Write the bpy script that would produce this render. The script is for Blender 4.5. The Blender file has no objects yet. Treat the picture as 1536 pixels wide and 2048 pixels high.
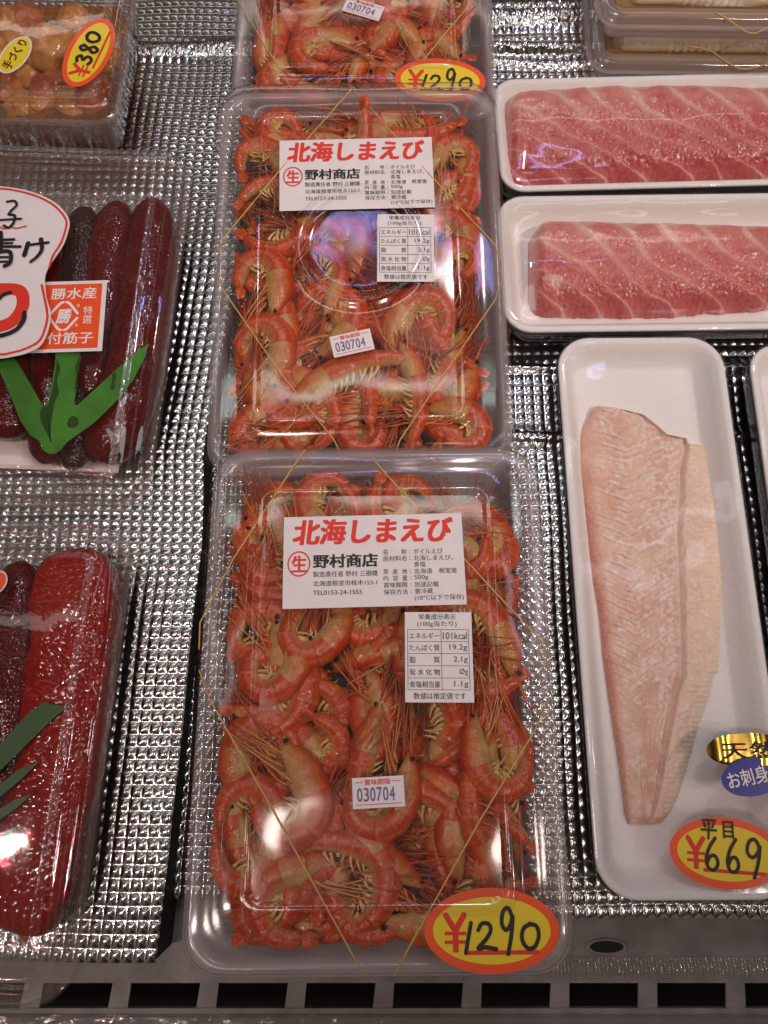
import bpy, math, random
import numpy as np
from mathutils import Vector, Matrix, noise as mnoise

S = bpy.context.scene
COL = S.collection
R = math.radians
rnd = random.Random(7)
nrs = np.random.RandomState(5)

# ---------------------------------------------------------------- camera
H, TH, F = .455, R(74), 1539.
cam_d = bpy.data.cameras.new('camera')
cam = bpy.data.objects.new('camera', cam_d)
COL.objects.link(cam)
cam.location = (0, 0, H)
cam.rotation_euler = (R(90) - TH, 0, 0)
cam_d.sensor_fit = 'VERTICAL'
cam_d.sensor_height = 36
cam_d.lens = 36 * F / 2048
cam_d.clip_start = .01
cam_d.clip_end = 50
S.camera = cam

# ---------------------------------------------------------------- world and lamps
W = bpy.data.worlds.new('World')
S.world = W
W.use_nodes = True
bg = W.node_tree.nodes['Background']
bg.inputs[1].default_value = 1
_nt = W.node_tree
_tc = _nt.nodes.new('ShaderNodeTexCoord')
_no = _nt.nodes.new('ShaderNodeTexNoise')          # stands in for the unseen shop: made-up patches for the foil to mirror
_no.inputs['Scale'].default_value = 3.2
_no.inputs['Detail'].default_value = 3
_cr = _nt.nodes.new('ShaderNodeValToRGB')
_cr.color_ramp.elements[0].position = .42
_cr.color_ramp.elements[0].color = (.012, .010, .009, 1)
_cr.color_ramp.elements[1].position = .66
_cr.color_ramp.elements[1].color = (.26, .20, .17, 1)
_nt.links.new(_tc.outputs['Generated'], _no.inputs['Vector'])
_nt.links.new(_no.outputs['Fac'], _cr.inputs['Fac'])
_nt.links.new(_cr.outputs['Color'], bg.inputs['Color'])


def aim(o, target):
    d = Vector(target) - o.location
    o.rotation_euler = d.to_track_quat('-Z', 'Y').to_euler()


def area(name, loc, target, sx, sy, power, color=(1, .84, .75), shape='RECTANGLE', spread=180):
    l = bpy.data.lights.new(name, 'AREA')
    l.shape = shape
    l.size = sx
    if shape == 'RECTANGLE':
        l.size_y = sy
    l.energy = power
    l.color = color
    l.spread = R(spread)
    o = bpy.data.objects.new(name, l)
    COL.objects.link(o)
    o.location = loc
    aim(o, target)
    return o


def spot(name, loc, target, power, radius, cone, blend, color=(1, .80, .70)):
    l = bpy.data.lights.new(name, 'SPOT')
    l.energy = power
    l.shadow_soft_size = radius
    l.spot_size = R(cone)
    l.spot_blend = blend
    l.color = color
    o = bpy.data.objects.new(name, l)
    COL.objects.link(o)
    o.location = loc
    aim(o, target)
    return o


# ceiling spots far to the right throw the hard shadows, aimed at the back of the case
spot('ceiling_spot', (1.30, -.20, 1.75), (.06, .44, 0), 46, .035, 30, 1.0)
spot('ceiling_spot', (1.00, -.42, 1.75), (.05, .44, 0), 38, .035, 30, 1.0)
# downlights over the case
spot('ceiling_spot', (-.40, -.26, 1.7), (-.04, .36, 0), 8, .070, 44, 1.0, (1, .84, .76))
spot('ceiling_spot', (-.22, -.03, 1.7), (0, .34, 0), 5, .050, 40, 1.0, (1, .84, .76))
spot('ceiling_spot', (.38, -.08, 1.7), (.06, .32, 0), 5, .050, 40, 1.0, (1, .84, .76))
spot('ceiling_spot', (.22, 1.05, 1.65), (.06, .40, 0), 15, .05, 40, 1.0, (1, .84, .76))
# a cluster downlight of white and red LEDs on the left
for k in range(10):
    if k < 7:
        q = (0, 0) if k == 0 else (.030 * math.cos(k * 1.0472), .030 * math.sin(k * 1.0472))
        area('cluster_led', (-.80 + q[0], -.31 + q[1], 1.72), (-.18, -.06, 0), .016, .016, .055, (1, .95, .92), 'DISK', 60)
    else:
        q = (.048 * math.cos(k * 2.094 + .5), .048 * math.sin(k * 2.094 + .5))
        area('cluster_led', (-.80 + q[0], -.31 + q[1], 1.72), (-.18, -.06, 0), .018, .018, .04, (1, .06, .09), 'DISK', 60)
# strips under the case canopy
area('canopy_strip', (-.05, .50, 1.0), (-.05, .25, 0), .75, .06, .75, (.88, 1, .93))
area('canopy_strip', (0, 1.55, 1.05), (0, .3, 0), 1.8, .05, 1.3, (1, .88, .80))
area('blue_led_bar', (.12, .78, 1.0), (.1, .25, 0), .60, .012, .62, (.38, .42, 1))
area('side_strip', (-.75, .35, 1.2), (0, .2, 0), .04, 1.2, .4, (1, .93, .88))
area('side_strip', (.75, .45, 1.2), (0, .2, 0), .04, 1.0, .5, (.78, .82, 1))

S.view_settings.view_transform = 'Standard'
S.view_settings.look = 'None'
S.view_settings.exposure = -.10
S.view_settings.gamma = 1
S.view_settings.use_curve_mapping = False
S.render.engine = 'CYCLES'
cy = S.cycles
cy.use_denoising = True
cy.max_bounces = 10
cy.transparent_max_bounces = 24
cy.glossy_bounces = 4
cy.caustics_reflective = False
cy.caustics_refractive = False
cy.sample_clamp_indirect = 3
cy.blur_glossy = .3


# ---------------------------------------------------------------- picture geometry
def ray(px, py):
    a = (px - 768) / F
    b = (1024 - py) / F
    return Vector((a, math.cos(TH) + b * math.sin(TH), -math.sin(TH) + b * math.cos(TH)))


EYE = Vector((0, 0, H))


def at(px, py, z=0.):
    d = ray(px, py)
    return EYE + d * ((z - H) / d.z)


def on(M, px, py, z):
    """the point of the plane z of the frame M that is seen at a pixel, in the frame's own coordinates"""
    Mi = M.inverted()
    o = Mi @ EYE
    d = Mi.to_3x3() @ ray(px, py)
    return o + d * ((z - o.z) / d.z)


# ---------------------------------------------------------------- materials
def new_mat(name):
    m = bpy.data.materials.new(name)
    m.use_nodes = True
    nt = m.node_tree
    for n in list(nt.nodes):
        nt.nodes.remove(n)
    out = nt.nodes.new('ShaderNodeOutputMaterial')
    return m, nt, out


def nd(nt, kind, **kw):
    n = nt.nodes.new(kind)
    for k, v in kw.items():
        if k in n.inputs.keys():
            n.inputs[k].default_value = v
        else:
            setattr(n, k, v)
    return n


def noise_bump(nt, layers, coord='Object'):
    """layers: (scale, distance, detail[, kind]) chained"""
    tc = nt.nodes.new('ShaderNodeTexCoord')
    prev = None
    for L in layers:
        if len(L) > 3 and L[3] == 'voronoi':
            t = nt.nodes.new('ShaderNodeTexVoronoi')
            t.feature = 'SMOOTH_F1'
            t.inputs['Smoothness'].default_value = .35
            t.inputs['Scale'].default_value = L[0]
            inv = nd(nt, 'ShaderNodeMath', operation='SUBTRACT')
            inv.inputs[0].default_value = 1
            nt.links.new(t.outputs['Distance'], inv.inputs[1])
            h = inv.outputs[0]
        else:
            t = nt.nodes.new('ShaderNodeTexNoise')
            t.inputs['Scale'].default_value = L[0]
            t.inputs['Detail'].default_value = L[2]
            h = t.outputs['Fac']
        nt.links.new(tc.outputs[coord], t.inputs['Vector'])
        b = nt.nodes.new('ShaderNodeBump')
        b.inputs['Strength'].default_value = 1
        b.inputs['Distance'].default_value = L[1]
        nt.links.new(h, b.inputs['Height'])
        if prev is not None:
            nt.links.new(prev, b.inputs['Normal'])
        prev = b.outputs[0]
    return prev


def principled(name, color=(.8, .8, .8), rough=.5, metal=0., spec=.5, coat=0., sss=0., sss_rad=(.004, .0012, .0008),
               bump=(), vary=None, attr=None, coat_rough=.08, trans=0., ior=1.45, alpha=1.):
    m, nt, out = new_mat(name)
    p = nt.nodes.new('ShaderNodeBsdfPrincipled')
    p.inputs['Base Color'].default_value = (*color, 1)
    p.inputs['Roughness'].default_value = rough
    p.inputs['Metallic'].default_value = metal
    p.inputs['Specular IOR Level'].default_value = spec
    p.inputs['Coat Weight'].default_value = coat
    p.inputs['Coat Roughness'].default_value = coat_rough
    p.inputs['IOR'].default_value = ior
    if sss:
        p.inputs['Subsurface Weight'].default_value = sss
        p.inputs['Subsurface Radius'].default_value = sss_rad
        p.inputs['Subsurface Scale'].default_value = 1
    src = None
    if attr:
        a = nt.nodes.new('ShaderNodeAttribute')
        a.attribute_name = attr
        src = a.outputs['Color']
    if vary:                                   # (scale, detail, second colour or gain, amount)
        tc = nt.nodes.new('ShaderNodeTexCoord')
        t = nt.nodes.new('ShaderNodeTexNoise')
        t.inputs['Scale'].default_value = vary[0]
        t.inputs['Detail'].default_value = vary[1]
        nt.links.new(tc.outputs['Object'], t.inputs['Vector'])
        mr = nt.nodes.new('ShaderNodeMapRange')
        mr.inputs['From Min'].default_value = .38
        mr.inputs['From Max'].default_value = .62
        mr.inputs['To Max'].default_value = vary[3]
        nt.links.new(t.outputs['Fac'], mr.inputs['Value'])
        mx = nt.nodes.new('ShaderNodeMix')
        mx.data_type = 'RGBA'
        nt.links.new(mr.outputs[0], mx.inputs['Factor'])
        if src is not None:
            nt.links.new(src, mx.inputs[6])
        else:
            mx.inputs[6].default_value = (*color, 1)
        mx.inputs[7].default_value = (*vary[2], 1)
        src = mx.outputs[2]
    if src is not None:
        nt.links.new(src, p.inputs['Base Color'])
    if bump:
        n = noise_bump(nt, bump)
        nt.links.new(n, p.inputs['Normal'])
        nt.links.new(n, p.inputs['Coat Normal'])
    nt.links.new(p.outputs[0], out.inputs[0])
    return m


def clear(name, tint=(1, 1, 1), haze=0., haze_color=(.75, .70, .70), rough=.06, bump=(), f0=.07, translucent=.5):
    """thin clear plastic: see-through, Schlick reflection, and a share of milky scatter"""
    m, nt, out = new_mat(name)
    tr = nt.nodes.new('ShaderNodeBsdfTransparent')
    tr.inputs[0].default_value = (*tint, 1)
    gl = nt.nodes.new('ShaderNodeBsdfGlossy')
    gl.inputs['Roughness'].default_value = rough
    lw = nt.nodes.new('ShaderNodeLayerWeight')
    lw.inputs['Blend'].default_value = .5
    if bump:
        n = noise_bump(nt, bump)
        nt.links.new(n, gl.inputs['Normal'])
        nt.links.new(n, lw.inputs['Normal'])
    pw = nd(nt, 'ShaderNodeMath', operation='POWER')
    nt.links.new(lw.outputs['Facing'], pw.inputs[0])
    pw.inputs[1].default_value = 4
    ma = nd(nt, 'ShaderNodeMath', operation='MULTIPLY_ADD')
    nt.links.new(pw.outputs[0], ma.inputs[0])
    ma.inputs[1].default_value = 1 - f0
    ma.inputs[2].default_value = f0
    ma.use_clamp = True
    base = tr.outputs[0]
    if haze:
        df = nt.nodes.new('ShaderNodeBsdfDiffuse')
        df.inputs[0].default_value = (*haze_color, 1)
        tl = nt.nodes.new('ShaderNodeBsdfTranslucent')
        tl.inputs[0].default_value = (*haze_color, 1)
        m0 = nt.nodes.new('ShaderNodeMixShader')
        m0.inputs[0].default_value = translucent
        nt.links.new(df.outputs[0], m0.inputs[1])
        nt.links.new(tl.outputs[0], m0.inputs[2])
        m1 = nt.nodes.new('ShaderNodeMixShader')
        m1.inputs[0].default_value = haze
        nt.links.new(tr.outputs[0], m1.inputs[1])
        nt.links.new(m0.outputs[0], m1.inputs[2])
        base = m1.outputs[0]
    m2 = nt.nodes.new('ShaderNodeMixShader')
    nt.links.new(ma.outputs[0], m2.inputs[0])
    nt.links.new(base, m2.inputs[1])
    nt.links.new(gl.outputs[0], m2.inputs[2])
    nt.links.new(m2.outputs[0], out.inputs[0])
    return m


M = {}
M['foil'] = principled('embossed_foil', (.50, .50, .505), .17, 1, bump=((330, .00005, 2),))
M['foil_crushed'] = M['foil']
M['shelf'] = principled('white_enamel', (.24, .225, .215), .35, spec=.4, vary=(60, 4, (.42, .39, .38), .5), bump=((900, .00004, 2),))
M['dark'] = principled('shade_black', (.012, .011, .011), .7)  # near-black that paints shade under the slots, on the boards and in the hole
M['foam'] = principled('white_foam', (.84, .82, .81), .55, spec=.25, bump=((900, .00012, 2),), vary=(500, 2, (.78, .75, .74), .6))
M['lid'] = clear('clear_lid', rough=.10, bump=((15, .0024, 1),), f0=.07, haze=.008)
M['lid_edge'] = clear('clear_lid_edge', rough=.10, haze=.26, haze_color=(.85, .76, .77), f0=.10)
M['milky'] = clear('milky_tray', haze=.50, haze_color=(.85, .76, .78), rough=.18, bump=((120, .0003, 2),), f0=.06)
M['pet'] = clear('clear_box', rough=.05, haze=.018, haze_color=(.9, .75, .7), bump=((13, .0010, 1), (120, .00006, 2)), f0=.045)
M['rim'] = clear('clear_box_rim', rough=.09, haze=.10, haze_color=(.9, .74, .70), bump=((260, .0005, 3),), f0=.09)  # edge highlights put into the rim's colour as a pale milky share
M['pet_base'] = clear('clear_box_base', rough=.10, haze=.18, haze_color=(.9, .70, .64), bump=((160, .0009, 3),), f0=.10)
M['film'] = clear('cling_film', rough=.06, bump=((13, .0012, 1), (90, .00006, 2)), f0=.034, haze=.010)
M['paper'] = principled('label_paper', (.80, .76, .78), .45, spec=.35, vary=(90, 4, (.74, .70, .73), .6))
M['red_ink'] = principled('red_ink', (.72, .035, .02), .5)
M['black_ink'] = principled('black_ink', (.014, .013, .015), .45)
M['purple_ink'] = principled('purple_ink', (.17, .13, .27), .5)
M['sticker_red'] = principled('sticker_red', (.86, .085, .012), .4, vary=(1500, 2, (.80, .12, .03), .4), coat=.2)
M['sticker_yellow'] = principled('sticker_yellow', (.82, .62, .02), .42, coat=.2)
M['blue'] = principled('sticker_blue', (.008, .012, .26), .25, coat=.4)
M['white_ink'] = principled('white_ink', (.85, .82, .82), .4)
M['gold'] = principled('gold_foil', (.72, .52, .10), .16, 1)
M['gold_cord'] = principled('gold_cord', (.62, .40, .12), .45, spec=.5)
M['antenna'] = principled('antenna_orange', (.44, .075, .016), .35, spec=.5)
M['antenna_dark'] = principled('antenna_red', (.32, .03, .01), .35, spec=.5)
M['shrimp'] = principled('shrimp_shell', rough=.20, spec=.45, coat=.30, attr='Col', vary=(420, 3, (.42, .034, .006), .25),
                         bump=((700, .0004, 2), (110, .0012, 2)), sss=.12, sss_rad=(.003, .001, .0005))
M['eye'] = principled('shrimp_eye', (.01, .008, .008), .15)


def roe_mat(name, c0, c1, scale, dist, rough, coat):
    """packed eggs: every egg a cell with a darker seam round it, and a wet skin"""
    m, nt, out = new_mat(name)
    p = nt.nodes.new('ShaderNodeBsdfPrincipled')
    tc = nt.nodes.new('ShaderNodeTexCoord')
    warp = nd(nt, 'ShaderNodeTexNoise', Scale=40., Detail=2.)
    nt.links.new(tc.outputs['Object'], warp.inputs['Vector'])
    vm = nt.nodes.new('ShaderNodeVectorMath')
    vm.operation = 'MULTIPLY_ADD'
    nt.links.new(warp.outputs['Color'], vm.inputs[0])
    vm.inputs[1].default_value = (.004, .004, .004)
    nt.links.new(tc.outputs['Object'], vm.inputs[2])
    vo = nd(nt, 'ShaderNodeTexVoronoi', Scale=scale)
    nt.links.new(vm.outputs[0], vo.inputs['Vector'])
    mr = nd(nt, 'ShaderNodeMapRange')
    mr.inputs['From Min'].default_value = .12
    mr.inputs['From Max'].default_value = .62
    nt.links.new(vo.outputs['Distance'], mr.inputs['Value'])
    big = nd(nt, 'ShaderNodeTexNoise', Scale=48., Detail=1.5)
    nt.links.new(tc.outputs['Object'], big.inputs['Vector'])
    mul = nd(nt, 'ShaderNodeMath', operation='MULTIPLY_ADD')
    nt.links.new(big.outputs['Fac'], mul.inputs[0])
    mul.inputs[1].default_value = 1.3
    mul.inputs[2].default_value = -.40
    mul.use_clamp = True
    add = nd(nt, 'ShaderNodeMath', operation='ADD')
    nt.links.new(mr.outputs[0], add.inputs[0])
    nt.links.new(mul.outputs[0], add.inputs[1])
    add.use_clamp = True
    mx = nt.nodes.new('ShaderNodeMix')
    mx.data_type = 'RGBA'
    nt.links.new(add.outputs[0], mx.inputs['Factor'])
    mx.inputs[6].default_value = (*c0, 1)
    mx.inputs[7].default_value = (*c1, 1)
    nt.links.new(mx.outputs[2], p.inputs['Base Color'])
    inv = nd(nt, 'ShaderNodeMath', operation='SUBTRACT')
    inv.inputs[0].default_value = 1
    nt.links.new(vo.outputs['Distance'], inv.inputs[1])
    b1 = nt.nodes.new('ShaderNodeBump')
    b1.inputs['Distance'].default_value = dist
    nt.links.new(inv.outputs[0], b1.inputs['Height'])
    b2 = nt.nodes.new('ShaderNodeBump')
    b2.inputs['Distance'].default_value = .0016
    nt.links.new(big.outputs['Fac'], b2.inputs['Height'])
    nt.links.new(b1.outputs[0], b2.inputs['Normal'])
    nt.links.new(b2.outputs[0], p.inputs['Normal'])
    nt.links.new(b2.outputs[0], p.inputs['Coat Normal'])
    p.inputs['Roughness'].default_value = rough
    p.inputs['Coat Weight'].default_value = coat
    p.inputs['Coat Roughness'].default_value = .06
    p.inputs['Specular IOR Level'].default_value = .4
    p.inputs['Subsurface Weight'].default_value = .25
    p.inputs['Subsurface Radius'].default_value = (.004, .0005, .0003)
    p.inputs['Subsurface Scale'].default_value = 1
    nt.links.new(p.outputs[0], out.inputs[0])
    return m


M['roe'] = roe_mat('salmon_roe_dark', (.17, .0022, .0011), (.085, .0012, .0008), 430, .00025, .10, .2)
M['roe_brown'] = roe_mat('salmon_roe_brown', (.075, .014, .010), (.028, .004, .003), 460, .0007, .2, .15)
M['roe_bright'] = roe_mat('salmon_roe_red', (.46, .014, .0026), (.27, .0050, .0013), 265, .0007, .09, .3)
M['egg'] = principled('salmon_egg', (.50, .10, .008), .12, spec=.6, coat=.5, sss=.5, sss_rad=(.004, .001, .0004))
M['leaf'] = principled('plastic_leaf', (.06, .25, .02), .4, spec=.4, coat=.2, vary=(42, 2, (.02, .085, .012), .55))
M['leaf_dark'] = principled('plastic_leaf_dark', (.020, .095, .016), .4, spec=.4)
M['wet_patch'] = principled('wet_patch', (.022, .075, .012), .2, coat=.5)
M['tuna'] = principled('tuna_flesh', rough=.30, spec=.5, coat=.30, attr='Col', vary=(420, 3, (.66, .32, .30), .18),
                       bump=((700, .00015, 2), (130, .0007, 2)), sss=.25, sss_rad=(.004, .0012, .001), coat_rough=.15)
M['flounder'] = principled('flounder_flesh', rough=.28, spec=.5, coat=.5, attr='Col', vary=(600, 3, (.80, .55, .46), .3),
                           bump=((700, .0005, 3), (240, .0014, 3)), sss=.15, sss_rad=(.004, .002, .0012), coat_rough=.15)
M['whelk'] = principled('cooked_whelk', (.46, .17, .030), .3, spec=.5, coat=.3, vary=(140, 4, (.55, .26, .07), .9), bump=((120, .002, 3),), sss=.2)
M['carrot'] = principled('red_brown_piece', (.38, .08, .025), .3, spec=.5, coat=.3, vary=(120, 3, (.50, .16, .05), .8), bump=((120, .002, 3),))
M['broth'] = clear('brown_broth', tint=(.92, .55, .18), haze=.30, haze_color=(.55, .27, .06), rough=.08, f0=.05, translucent=.3)
M['broth_pale'] = clear('amber_broth', tint=(.85, .62, .30), haze=.55, haze_color=(.62, .40, .14), rough=.08, f0=.05, translucent=.3)
M['squid'] = principled('white_squid', (.72, .55, .36), .35, spec=.5, coat=.2, vary=(70, 3, (.80, .68, .52), .8), bump=((160, .0012, 3),), sss=.3)
M['pad'] = principled('white_pad', (.78, .66, .62), .6, bump=((500, .0003, 2),))
M['rail'] = clear('clear_price_rail', haze=.30, haze_color=(.62, .52, .48), rough=.15, bump=((90, .0015, 3),), f0=.10)


# ---------------------------------------------------------------- mesh helpers
class MB:
    def __init__(s):
        s.v, s.f, s.mi, s.c = [], [], [], []

    def add(s, verts, faces, mi=0, col=None):
        o = len(s.v)
        s.v += [tuple(p) for p in verts]
        s.f += [tuple(i + o for i in f) for f in faces]
        s.mi += [mi] * len(faces)
        if col is None:
            col = [(1, 1, 1)] * len(verts)
        elif len(col) == 3 and not hasattr(col[0], '__len__'):
            col = [col] * len(verts)
        s.c += [tuple(c) for c in col]
        return s

    def xf(s, mat, start=0):
        for i in range(start, len(s.v)):
            s.v[i] = tuple(mat @ Vector(s.v[i]))
        return s

    def mesh(s, name, mats, smooth=True):
        me = bpy.data.meshes.new(name)
        me.from_pydata(s.v, [], s.f)
        for m in mats:
            me.materials.append(m)
        me.polygons.foreach_set('material_index', s.mi)
        me.polygons.foreach_set('use_smooth', [smooth] * len(s.f))
        a = me.color_attributes.new('Col', 'FLOAT_COLOR', 'POINT')
        arr = np.ones((len(s.v), 4), np.float32)
        arr[:, :3] = np.array(s.c, np.float32)
        a.data.foreach_set('color', arr.ravel())
        me.update()
        return me


def link(name, me, parent=None, mat=None):
    o = bpy.data.objects.new(name, me)
    COL.objects.link(o)
    if parent is not None:
        o.parent = parent
    if mat is not None:
        o.matrix_world = mat
    return o


def part(name, mb, mats, parent, smooth=True):
    if not isinstance(mats, (list, tuple)):
        mats = [mats]
    return link(name, mb.mesh(name, mats, smooth), parent)


def tag(o, label, cat, group=None, kind=None):
    o['label'] = label
    o['category'] = cat
    if group:
        o['group'] = group
    if kind:
        o['kind'] = kind
    return o


def thing(name, label, cat, mat, group=None):
    o = bpy.data.objects.new(name, None)
    o.empty_display_size = .02
    COL.objects.link(o)
    o.matrix_world = mat
    return tag(o, label, cat, group)


def frame(loc, pitch=0., yaw=0., roll=0.):
    return Matrix.Translation(loc) @ Matrix.Rotation(yaw, 4, 'Z') @ Matrix.Rotation(pitch, 4, 'X') @ Matrix.Rotation(roll, 4, 'Y')


def rr(hx, hy, r, z, n=8, sub=10, wob=0., seed=0):
    """rounded rectangle, counter-clockwise, with points along its straights too"""
    r = min(r, hx * .98, hy * .98)
    pts = []
    cs = [(hx - r, hy - r, 0), (-hx + r, hy - r, 90), (-hx + r, -hy + r, 180), (hx - r, -hy + r, 270)]
    for i, (cx, cyy, a0) in enumerate(cs):
        for k in range(n + 1):
            a = R(a0 + 90 * k / n)
            pts.append([cx + r * math.cos(a), cyy + r * math.sin(a)])
        nx, ny, na = cs[(i + 1) % 4]
        e = (nx + r * math.cos(R(na)), ny + r * math.sin(R(na)))
        b = pts[-1]
        for k in range(1, sub):
            t = k / sub
            pts.append([b[0] + (e[0] - b[0]) * t, b[1] + (e[1] - b[1]) * t])
    out = []
    for x, y in pts:
        dz = 0
        if wob:
            dz = wob * mnoise.noise(Vector((x * 30 + seed, y * 30, seed)))
        out.append((x, y, z + dz))
    return out


def loft(mb, loops, cap0=False, cap1=False, mi=0, col=None):
    n = len(loops[0])
    v = [p for l in loops for p in l]
    f = []
    for k in range(len(loops) - 1):
        for i in range(n):
            j = (i + 1) % n
            f.append((k * n + i, k * n + j, (k + 1) * n + j, (k + 1) * n + i))
    if cap0:
        f.append(tuple(reversed(range(n))))
    if cap1:
        b = (len(loops) - 1) * n
        f.append(tuple(b + i for i in range(n)))
    mb.add(v, f, mi, col)
    return mb


def tray_profile(mb, hx, hy, rad, prof, cap0=False, cap1=False, wob=0., mi=0, seed=0):
    """prof: list of (inset, z)"""
    loft(mb, [rr(hx - i, hy - i, max(rad - i, .002), z, wob=wob, seed=seed) for i, z in prof], cap0, cap1, mi)
    return mb


def smooth_line(pts, per=8):
    """Catmull-Rom"""
    P = [Vector(p) for p in pts]
    if len(P) < 3:
        return [P[0].lerp(P[-1], k / per) for k in range(per + 1)]
    P = [P[0] * 2 - P[1]] + P + [P[-1] * 2 - P[-2]]
    out = []
    for i in range(1, len(P) - 2):
        p0, p1, p2, p3 = P[i - 1:i + 3]
        for k in range(per):
            t = k / per
            out.append(.5 * ((2 * p1) + (p2 - p0) * t + (2 * p0 - 5 * p1 + 4 * p2 - p3) * t * t + (3 * p1 - p0 - 3 * p2 + p3) * t ** 3))
    out.append(P[-2])
    return out


def tube(mb, pts, rad, sides=6, mi=0, col=None, closed_ends=True):
    pts = [Vector(p) for p in pts]
    n = len(pts)
    loops = []
    up = Vector((0, 0, 1))
    for i, p in enumerate(pts):
        t = (pts[min(i + 1, n - 1)] - pts[max(i - 1, 0)])
        t = t.normalized() if t.length > 1e-9 else Vector((1, 0, 0))
        a = t.cross(up)
        if a.length < 1e-3:
            a = t.cross(Vector((1, 0, 0)))
        a.normalize()
        b = a.cross(t)
        r = rad(i / (n - 1)) if callable(rad) else rad
        loops.append([p + a * (r * math.cos(2 * math.pi * k / sides)) + b * (r * math.sin(2 * math.pi * k / sides)) for k in range(sides)])
    loft(mb, loops, closed_ends, closed_ends, mi, col)
    return mb


def stroke(mb, pts, width, z=0., mi=0, per=8, taper=.0, z_step=0.):
    """a flat brush line of round ends in the XY plane"""
    P = smooth_line([(x, y, 0) for x, y in pts], per)
    n = len(P)
    L, Rr = [], []
    for i, p in enumerate(P):
        t = P[min(i + 1, n - 1)] - P[max(i - 1, 0)]
        t.normalize()
        q = Vector((-t.y, t.x, 0))
        u = i / (n - 1)
        w = width / 2 * (1 - taper * u)
        zz = z + 3e-5 * u + z_step
        L.append(p + q * w + Vector((0, 0, zz)))
        Rr.append(p - q * w + Vector((0, 0, zz)))
    t0 = (P[1] - P[0]).normalized()
    t1 = (P[-1] - P[-2]).normalized()
    v = L + Rr
    f = [(n + i, n + i + 1, i + 1, i) for i in range(n - 1)]
    mb.add(v, f, mi)
    for c, t, w, zz in ((P[0], -t0, width / 2, z), (P[-1], t1, width / 2 * (1 - taper), z + 3e-5)):
        q = Vector((-t.y, t.x, 0))
        fan = [c + t * (w * math.sin(a)) + q * (w * math.cos(a)) + Vector((0, 0, zz + z_step)) for a in [math.pi * k / 8 for k in range(9)]]
        mb.add(fan, [tuple(reversed(range(9)))], mi)
    return mb


_fonts = {}


def text_geo(body, bold=0., shear=0.):
    key = (body, bold, shear)
    if key not in _fonts:
        c = bpy.data.curves.new('letters', 'FONT')
        c.body = body
        c.offset = bold
        c.shear = shear
        c.resolution_u = 3
        o = bpy.data.objects.new('letters', c)
        COL.objects.link(o)
        dg = bpy.context.evaluated_depsgraph_get()
        dg.update()
        me = bpy.data.meshes.new_from_object(o.evaluated_get(dg))
        v = np.array([p.co[:] for p in me.vertices])
        f = [tuple(p.vertices) for p in me.polygons]
        bpy.data.objects.remove(o)
        bpy.data.curves.remove(c)
        bpy.data.meshes.remove(me)
        _fonts[key] = (v, f)
    return _fonts[key]


def text(mb, body, x0, y0, x1, y1, z=0., mi=0, bold=0., shear=0.):
    """letters fitted to a box (x0,y0)-(x1,y1), y up; heavier letters are overprinted with small offsets"""
    v, f = text_geo(body, 0., shear)
    lo, hi = v.min(0), v.max(0)
    sx = (x1 - x0) / max(hi[0] - lo[0], 1e-6)
    sy = (y1 - y0) / max(hi[1] - lo[1], 1e-6)
    b = bold * 1.25
    offs = [(0, 0)] if bold < .003 else ([(-b, 0), (b, 0)] if bold < .009 else [(-b, -b * .6), (b, -b * .6), (-b, b * .6), (b, b * .6), (0, 0)])
    for k, (ox, oy) in enumerate(offs):
        mb.add([(x0 + (p[0] - lo[0] + ox) * sx, y0 + (p[1] - lo[1] + oy) * sy, z + k * 1.2e-5) for p in v], f, mi)
    return mb


def bar(mb, x0, y0, x1, y1, z=0., mi=0):
    mb.add([(x0, y0, z), (x1, y0, z), (x1, y1, z), (x0, y1, z)], [(0, 1, 2, 3)], mi)
    return mb


def box(mb, x0, y0, z0, x1, y1, z1, mi=0):
    v = [(x0, y0, z0), (x1, y0, z0), (x1, y1, z0), (x0, y1, z0), (x0, y0, z1), (x1, y0, z1), (x1, y1, z1), (x0, y1, z1)]
    mb.add(v, [(3, 2, 1, 0), (4, 5, 6, 7), (0, 1, 5, 4), (1, 2, 6, 5), (2, 3, 7, 6), (3, 0, 4, 7)], mi)
    return mb


def slab(mb, outline, z0, z1, mi=0, curve=None):
    """a flat outlined sheet with thickness"""
    n = len(outline)
    k = curve or (lambda x, y: 0.)
    v = [(x, y, z0 + k(x, y)) for x, y in outline] + [(x, y, z1 + k(x, y)) for x, y in outline]
    f = [tuple(reversed(range(n))), tuple(range(n, 2 * n))]
    f += [(i, (i + 1) % n, n + (i + 1) % n, n + i) for i in range(n)]
    mb.add(v, f, mi)
    return mb


def ellipse(a, b, n=64):
    return [(a * math.cos(2 * math.pi * k / n), b * math.sin(2 * math.pi * k / n)) for k in range(n)]


def ball(mb, c, r, seg=12, ring=8, mi=0, col=None, sq=(1, 1, 1), rough=0., fr=120., seed=0):
    v, f = [], []
    for i in range(ring + 1):
        th = math.pi * i / ring
        for k in range(seg):
            ph = 2 * math.pi * k / seg
            d = Vector((math.sin(th) * math.cos(ph), math.sin(th) * math.sin(ph), math.cos(th)))
            rr_ = r
            if rough:
                rr_ *= 1 + rough * mnoise.noise(Vector((d.x * fr + seed, d.y * fr, d.z * fr)))
            v.append((c[0] + d.x * rr_ * sq[0], c[1] + d.y * rr_ * sq[1], c[2] + d.z * rr_ * sq[2]))
    for i in range(ring):
        for k in range(seg):
            j = (k + 1) % seg
            f.append((i * seg + k, (i + 1) * seg + k, (i + 1) * seg + j, i * seg + j))
    mb.add(v, f, mi, col)
    return mb


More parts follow.
